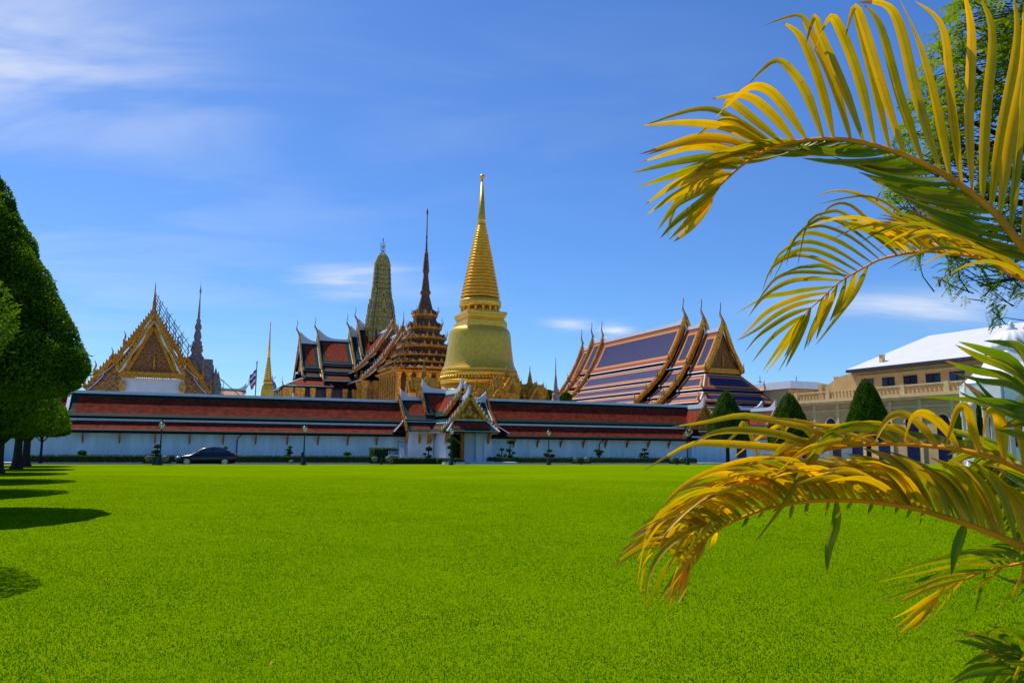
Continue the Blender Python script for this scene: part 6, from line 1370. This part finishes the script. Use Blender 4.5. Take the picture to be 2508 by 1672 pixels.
# --- frond B, second (crop scale 3.016, origin 1740,440)
c6 = lambda x, y_: (1740+x/3.016, 440+y_/3.016)
pathB = [c6(2650, 900), c6(2480, 820), c6(2316, 740), c6(2200, 680), c6(2100, 620), c6(2000, 580), c6(1900, 560), c6(1780, 545), c6(1650, 530), c6(1500, 537), c6(1370, 560), c6(1250, 590), c6(1170, 630), c6(1080, 680), c6(980, 740), c6(900, 800), c6(820, 880), c6(740, 950), c6(690, 1000)]
kB = [((1640, 530), [(1400, 300), (1150, 130), (950, 80)], (780, 120), .6, .7), ((1450, 540), [(1220, 350), (1040, 190), (900, 190)], (780, 310), .5, .75), ((1700, 535), [(1400, 240), (1150, 120)], (800, 180), .6, .7),
      ((1380, 560), [(1180, 390), (990, 250), (880, 235), (720, 320)], (640, 660), .5, .75), ((1310, 580), [(1080, 390), (900, 290), (780, 300), (620, 440)], (560, 640), .45, .8), ((1250, 590), [(1050, 430), (870, 350), (760, 350), (640, 410)], (440, 790), .55, .8),
      ((1190, 608), [(980, 470), (800, 400), (700, 400), (600, 450)], (545, 620), .5, .8), ((1130, 635), [(930, 520), (760, 460), (640, 470), (500, 560)], (440, 720), .4, .8), ((1080, 665), [(900, 570), (740, 515), (620, 530), (480, 610)], (410, 740), .45, .8), ((1030, 692), [(860, 610), (700, 560), (580, 570), (450, 660)], (380, 840), .7, .8),
      ((1000, 715), [(850, 640), (740, 640), (620, 660)], (450, 750), .4, .75), ((1020, 695), [(820, 685), (650, 680), (540, 700), (440, 770)], (300, 980), .4, .8), ((970, 738), [(760, 730), (600, 745), (480, 800), (380, 880)], (275, 1020), .5, .85), ((905, 785), [(720, 810), (560, 840), (430, 860), (340, 900)], (180, 995), .4, .85),
      ((865, 825), [(690, 860), (520, 920), (400, 990), (300, 1090)], (195, 1190), .6, .9), ((805, 880), [(640, 920), (480, 1000), (350, 1100)], (200, 1188), .6, .85), ((745, 948), [(600, 990), (450, 1080), (350, 1160)], (250, 1278), .4, .85), ((695, 1000), [(560, 1080), (440, 1180)], (305, 1350), .35, .8),
      ((680, 1010), [(600, 1110), (480, 1280)], (385, 1415), .3, .95), ((680, 1010), [(620, 1120), (510, 1290)], (410, 1428), .7, .95), ((700, 990), [(650, 1110), (590, 1230)], (545, 1310), .3, .8), ((740, 950), [(690, 1090), (620, 1250)], (555, 1385), .6, .85), ((745, 945), [(660, 1100), (600, 1240)], (500, 1420), .4, .5),
      ((830, 870), [(800, 1000), (740, 1130)], (690, 1260), .4, .95), ((880, 830), [(830, 980), (770, 1110)], (715, 1235), .75, .95), ((940, 775), [(890, 900), (830, 1040)], (780, 1180), .5, 1.0), ((1000, 725), [(970, 850), (930, 950)], (880, 1050), .4, .9), ((1080, 680), [(1030, 810), (970, 930)], (910, 1020), .7, 1.1), ((1160, 635), [(1090, 790), (1000, 930)], (770, 1230), .45, 1.0)]
def upB(g_, bx, by):
    L_ = random.uniform(170, 215); an = radians(lin(38, 26, g_)+random.uniform(-7, 7)); tip = (bx-L_*cos(an), by-L_*sin(an)+18); mid = ((bx+tip[0])/2+6, (by+tip[1])/2-22); return [mid], tip, random.uniform(.25, .8), .9, random.uniform(-.15, .2)
def upB2(g_, bx, by):
    L_ = random.uniform(230, 330); an = radians(lin(20, 14, g_)+random.uniform(-6, 8)); tip = (bx-L_*cos(an), by-L_*sin(an)+60); mid = ((bx+tip[0])/2, (by+tip[1])/2-55); return [mid], tip, random.uniform(.3, .8), .75, random.uniform(-.25, -.05)
frond('second frond with green drooping tips', pathB, (2.7, 3.5), [K(c6, *k) for k in kB], [(.08, .56, 27, upB), (.05, .5, 9, upB2), (.1, .5, 16, lambda g_, bx, by: ([(bx-50, by-30)], (bx-lin(150, 110, g_), by-lin(30, 40, g_)), .1, .7, .25))], [(0, 0, .95), (-.2, 0, 1.15)], (.013, .002), .0125)
# --- frond C, lower big one (crop scale 2.2655, origin 1540,980)
c7 = lambda x, y_: (1540+x/2.2655, 980+y_/2.2655)
pathC = [c7(2500, 960), c7(2300, 860), c7(2090, 770), c7(1990, 730), c7(1880, 688), c7(1760, 650), c7(1640, 612), c7(1540, 590), c7(1440, 575), c7(1330, 562), c7(1150, 553), c7(1000, 560), c7(880, 578), c7(760, 602), c7(640, 645), c7(540, 690), c7(470, 735), c7(400, 800), c7(340, 890), c7(310, 960)]
kC = [((1150, 555), [(1150, 680), (1110, 820)], (1100, 950), .15, 1.3), ((1865, 680), [(1840, 760), (1810, 850)], (1790, 970), .05, 1.2), ((620, 650), [(480, 560), (330, 560), (160, 700)], (20, 940), .8, .8), ((700, 620), [(480, 500), (260, 570), (110, 720)], (40, 1055), .7, .8),
      ((560, 680), [(400, 640), (200, 760), (90, 900)], (62, 1105), .75, .8), ((520, 700), [(380, 700), (200, 820), (110, 980)], (90, 1180), .6, .8), ((480, 730), [(380, 780), (230, 900), (150, 1040)], (100, 1175), .4, .8), ((450, 760), [(360, 850), (260, 970)], (160, 1120), .7, .9),
      ((420, 790), [(340, 890), (270, 1000)], (220, 1195), 1.0, .8), ((400, 810), [(320, 930), (260, 1020)], (180, 1130), .9, .8), ((380, 840), [(320, 950)], (265, 1110), .95, .8), ((350, 880), [(320, 980), (300, 1050)], (295, 1115), 1.0, .8), ((340, 900), [(300, 980), (250, 1060)], (215, 1110), .8, .8), ((360, 860), [(330, 940), (310, 1040)], (268, 1130), .9, .7), ((430, 780), [(400, 840), (360, 900)], (330, 960), .5, .7), ((480, 725), [(475, 770)], (445, 835), .6, .7),
      ((800, 600), [(600, 480), (420, 520), (280, 640)], (150, 830), .9, .9), ((900, 580), [(700, 450), (500, 480), (330, 600)], (180, 760), .7, .9)]
def upC(g_, bx, by):
    L_ = tab(g_, [(0, 235, 112), (.5, 200, 128), (1, 170, 150)]); ln, ang = L_; ang += random.uniform(-6, 6); ln *= random.uniform(.9, 1.1)
    dx, dy = cos(radians(ang)), -sin(radians(ang)); tip = (bx+dx*ln-30, by+dy*ln+22); mid = (bx+dx*ln*.55+6, by+dy*ln*.6-4); return [mid], tip, random.uniform(.5, .95), 1.15, random.uniform(.0, .2)
def upC2(g_, bx, by):
    ln = lin(215, 190, g_); an = radians(lin(140, 160, g_)+random.uniform(-9, 9)); tip = (bx+cos(an)*ln-14, by-sin(an)*ln+lin(40, 90, g_)); mid = (bx+cos(an)*ln*.5, by-sin(an)*ln*.62); return [mid], tip, random.uniform(.4, 1), .85, random.uniform(-.15, .1)
def loC(g_, bx, by):
    ln = random.uniform(14, 42); return [(bx-4, by+ln*.5)], (bx-random.uniform(4, 16), by+ln), .3, .5, .05
frond('lower big arching frond with mostly golden leaflets', pathC, (2.3, 2.75), [K(c7, *k) for k in kC], [(.04, .58, 36, upC), (.30, .86, 36, upC2), (.5, .97, 30, upC2), (.3, .75, 12, loC)], [(0, 0, .45), (-.2, -.1, .75)], (.014, .003), .0165)
# --- frond D, orange one above C
pathD = [c7(2600, 520), c7(2400, 460), c7(2193, 385), c7(2080, 340), c7(1950, 300), c7(1840, 275), c7(1740, 262), c7(1650, 253), c7(1520, 245), c7(1400, 243), c7(1260, 252), c7(1140, 268), c7(1000, 292), c7(880, 325), c7(760, 370), c7(640, 440)]
kD = [((2190, 385), [(2185, 240)], (2130, 90), .9, 1.4), ((2085, 342), [(2070, 190), (2045, 70), (1985, 75)], (1960, 310), 1.0, 1.5), ((1950, 300), [(1910, 160), (1875, 45), (1820, 60)], (1755, 270), 1.0, 1.4), ((1830, 275), [(1760, 160), (1650, 75), (1570, 100)], (1520, 265), 1.0, 1.25), ((1715, 260), [(1640, 160), (1530, 75), (1430, 110)], (1365, 235), .95, 1.25),
      ((1580, 250), [(1510, 170), (1440, 150)], (1330, 190), 1.0, 1.2), ((1470, 244), [(1410, 200), (1350, 180)], (1230, 225), 1.0, 1.15), ((1370, 246), [(1330, 215), (1290, 200)], (1200, 230), .9, 1.1), ((1240, 252), [(1000, 160), (800, 110), (620, 85), (430, 120)], (220, 150), .85, 1.0), ((1400, 243), [(1100, 150), (900, 110)], (700, 95), .75, .8),
      ((1100, 275), [(850, 190), (640, 165), (470, 180)], (350, 245), .7, 1.25), ((1050, 285), [(800, 260), (520, 240), (330, 250)], (80, 390), .95, 1.1), ((1500, 246), [(1350, 150), (1150, 170), (1000, 350), (850, 590)], (690, 800), .35, 1.5), ((1250, 252), [(1080, 180), (1000, 240)], (890, 350), .6, 1.1), ((1150, 268), [(980, 230), (860, 260), (780, 380)], (680, 500), .5, 1.2),
      ((950, 305), [(700, 330), (480, 390), (300, 480)], (175, 603), .95, 1.15), ((900, 320), [(650, 420), (440, 500), (300, 570)], (165, 675), .9, 1.1), ((850, 335), [(650, 460), (450, 580), (350, 690)], (200, 960), .8, 1.0), ((820, 350), [(640, 500), (420, 640), (320, 800)], (230, 1040), .75, 1.0), ((780, 365), [(600, 560), (400, 740)], (320, 860), .65, 1.0),
      ((1000, 292), [(980, 380), (940, 420)], (920, 480), .8, .8), ((700, 400), [(520, 450), (380, 560), (250, 680)], (160, 760), .6, .7), ((1090, 280), [(950, 130), (900, 130)], (790, 260), .9, .8), ((740, 380), [(650, 130), (600, 180)], (520, 245), .95, .6), ((900, 320), [(850, 150), (760, 180)], (570, 325), .9, .6), ((1640, 253), [(1400, 130), (1200, 140)], (1000, 130), .7, .7)]
frond('orange frond with upright broad leaflets folded over at the tips', pathD, (2.25, 2.7), [K(c7, *k[:4], k[4]*.85) for k in kD], [(.1, .55, 10, lambda g_, bx, by: ([(bx-60, by-30)], (bx-130, by-28+lin(20, 0, g_)), .5, .9, .2)), (.6, 1, 14, lambda g_, bx, by: ([(bx-70, by-lin(14, -30, g_))], (bx-150, by+lin(20, 110, g_)+random.uniform(-15, 15)), random.uniform(.6, 1), .8, random.uniform(-.1, .15)))], [(0, 0, .8), (-.2, -.1, 1.1)], (.012, .003), .018)
# --- small frond E, shaded and striped
pathE = [c7(2500, 860), c7(2350, 870), c7(2193, 900), c7(2080, 922), c7(1980, 945), c7(1880, 985), c7(1790, 1030), c7(1700, 1080)]
kE = [((2250, 890), [(2000, 830), (1700, 880)], (1395, 975), .3, .7), ((2200, 900), [(1950, 870), (1650, 910)], (1465, 975), .2, .7), ((2100, 915), [(1850, 910), (1600, 960)], (1365, 1008), .3, .7), ((2000, 940), [(1800, 950), (1560, 1010)], (1365, 1048), .15, .7), ((1950, 960), [(1750, 980), (1580, 1050)], (1375, 1120), .5, .6), ((1880, 985), [(1700, 1030), (1560, 1090)], (1505, 1115), .8, .7),
      ((1800, 1020), [(1680, 1090), (1560, 1160)], (1450, 1215), .9, .9), ((1760, 1045), [(1640, 1140), (1540, 1220)], (1455, 1275), .8, .9), ((1740, 1060), [(1660, 1160), (1570, 1240)], (1495, 1298), .9, 1.0), ((1720, 1070), [(1690, 1130), (1630, 1220)], (1560, 1278), .7, .8), ((1860, 990), [(1780, 1080)], (1665, 1240), .5, .8), ((1980, 950), [(1950, 1060)], (1920, 1185), .1, .6), ((2193, 900), [(2150, 1040)], (2020, 1170), .7, .7), ((2080, 925), [(1990, 990)], (1885, 1060), .7, .7)]
frond('small lower frond of thin shaded leaflets', pathE, (2.75, 3.1), [K(c7, *k) for k in kE], [(.0, .5, 10, lambda g_, bx, by: ([(bx-50, by-34)], (bx-120, by-38), .1, .6, .1))], [(0, 0, .3), (-.2, 0, .7)], (.009, .002), .0125)
# --- low frond F at the bottom right corner
pathF = [c7(2560, 1660), c7(2400, 1560), c7(2250, 1490), c7(2120, 1440), c7(1990, 1410)]
kF = [((2250, 1490), [(2050, 1400), (1920, 1350)], (1800, 1330), .2, 1.1), ((2200, 1470), [(2080, 1310)], (1870, 1300), .1, 1.0), ((2300, 1510), [(2200, 1320)], (1990, 1250), .1, 1.0), ((2150, 1450), [(2000, 1470), (1900, 1490)], (1780, 1560), .3, 1.0), ((2050, 1420), [(1950, 1430)], (1850, 1480), .3, .9), ((2300, 1520), [(2050, 1500), (1900, 1520)], (1800, 1568), .05, 1.1), ((2350, 1540), [(2260, 1560), (2150, 1600)], (2060, 1700), .05, 1.1), ((2400, 1560), [(2300, 1440)], (2100, 1270), .1, 1.0),
      ((2420, 1570), [(2230, 1420), (2190, 1440)], (2125, 1570), .9, 1.1), ((2450, 1590), [(2330, 1350)], (2190, 1180), .2, 1), ((2200, 1470), [(2100, 1390)], (1970, 1385), .6, .8)]
frond('dark low frond in the bottom right corner', pathF, (2.6, 3.0), [K(c7, *k) for k in kF], [(0, .8, 14, lambda g_, bx, by: ([(bx-60, by-50)], (bx-140, by-70+random.uniform(-10, 40)), .05, .9, .1)), (0, .9, 10, lambda g_, bx, by: ([(bx-30, by+60)], (bx-90, by+110), .05, .9, .1))], [(0, 0, .1), (-.15, 0, .5)], (.01, .002), .015)
# --- fresh green frond G reaching in from the right
c4 = lambda x, y_: (1680+x/2.84, 780+y_/2.84)
pathG = [c4(2900, 900), c4(2700, 800), c4(2560, 700), c4(2470, 620), c4(2400, 560)]
kG = [((2500, 640), [(2300, 320), (2080, 220)], (1895, 160), .1, 1.3), ((2520, 660), [(2300, 380), (2050, 270)], (1870, 180), .15, 1.2), ((2450, 610), [(2350, 230), (2200, 170)], (2070, 155), .15, 1.1), ((2560, 690), [(2250, 420), (2000, 360)], (1800, 290), .1, 1.1), ((2600, 720), [(2300, 480), (2050, 430)], (1850, 375), .15, 1.1), ((2480, 640), [(2330, 470), (2150, 380)], (1960, 320), .1, 1.2),
      ((2420, 580), [(2380, 330), (2290, 200)], (2170, 145), .3, 1.1), ((2640, 760), [(2300, 600), (2000, 565)], (1620, 540), .2, 1.0), ((2660, 770), [(2350, 640), (2150, 600)], (1900, 520), .15, 1.0), ((2700, 800), [(2350, 700), (2200, 640)], (2080, 590), .15, 1.2), ((2400, 560), [(2330, 420)], (2210, 330), .1, 1.2), ((2550, 690), [(2420, 500)], (2300, 380), .05, 1.2), ((2720, 810), [(2400, 820), (2250, 790)], (2150, 770), .2, 1.3), ((2560, 700), [(2420, 200)], (2340, 60), .7, .9), ((2700, 800), [(2450, 300)], (2290, 130), .6, .9)]
frond('fresh green frond entering from the right edge before the kiosk', pathG, (2.1, 2.4), [K(c4, *k) for k in kG], [(0, 1, 14, lambda g_, bx, by: ([(bx-90, by-40+60*g_)], (bx-180, by-60+random.uniform(-30, 60)), .1, 1.1, .2))], [(-.2, 0, .9)], (.012, .003), .016)
# --- frond H, green leaflets hanging at the right edge between C and E
pathH = [c7(2520, 700), c7(2380, 590), c7(2280, 480), c7(2200, 380), c7(2120, 300), c7(2040, 270)]
frond('green frond hidden behind the big lower frond', pathH, (2.9, 3.2), [K(c7, *k) for k in [((2200, 380), [(2050, 330), (1940, 430)], (1890, 620), .2, 1.1), ((2280, 480), [(2150, 500), (2080, 600)], (2050, 760), .15, 1.1), ((2120, 300), [(1980, 340), (1850, 450)], (1790, 590), .3, 1.1), ((2300, 500), [(2200, 640)], (2130, 850), .1, 1.1), ((2350, 560), [(2280, 760)], (2120, 930), .1, 1.1), ((2400, 600), [(2300, 900)], (2150, 1100), .1, 1.1), ((2080, 280), [(1900, 300), (1780, 350)], (1680, 470), .35, 1.1), ((2420, 620), [(2250, 980)], (2000, 950), .05, 1.0)]],
      [(.0, 1, 24, lambda g_, bx, by: ([(bx-50, by+30)], (bx-120, by+110+random.uniform(-30, 40)), random.uniform(.0, .4), 1.1, .1)), (.0, 1, 20, lambda g_, bx, by: ([(bx+10, by+60)], (bx-30, by+150+random.uniform(-30, 40)), random.uniform(0, .4), 1.1, .15)), (0, 1, 18, lambda g_, bx, by: ([(bx-60, by-30)], (bx-130, by-50+random.uniform(-30, 40)), random.uniform(.1, .5), 1.0, -.1))], [(0, 0, .6), (-.1, 0, .9)], (.011, .003), .015)
for k in range(5):
    a_ = k*1.3; m = MB(STEM); x, y_ = .16*cos(a_), .16*sin(a_); hh = (1.15, .95, .8, .6, .9)[k]
    m.loft([(.042, -.02)]+[(.034-.002*(q % 2), .05+q*hh/12) for q in range(12)]+[(.03, hh+.1), (.02, hh+.2), (.006, hh+.28)], CIR(10), (x, y_), 0, True); m.build('stem', palm)
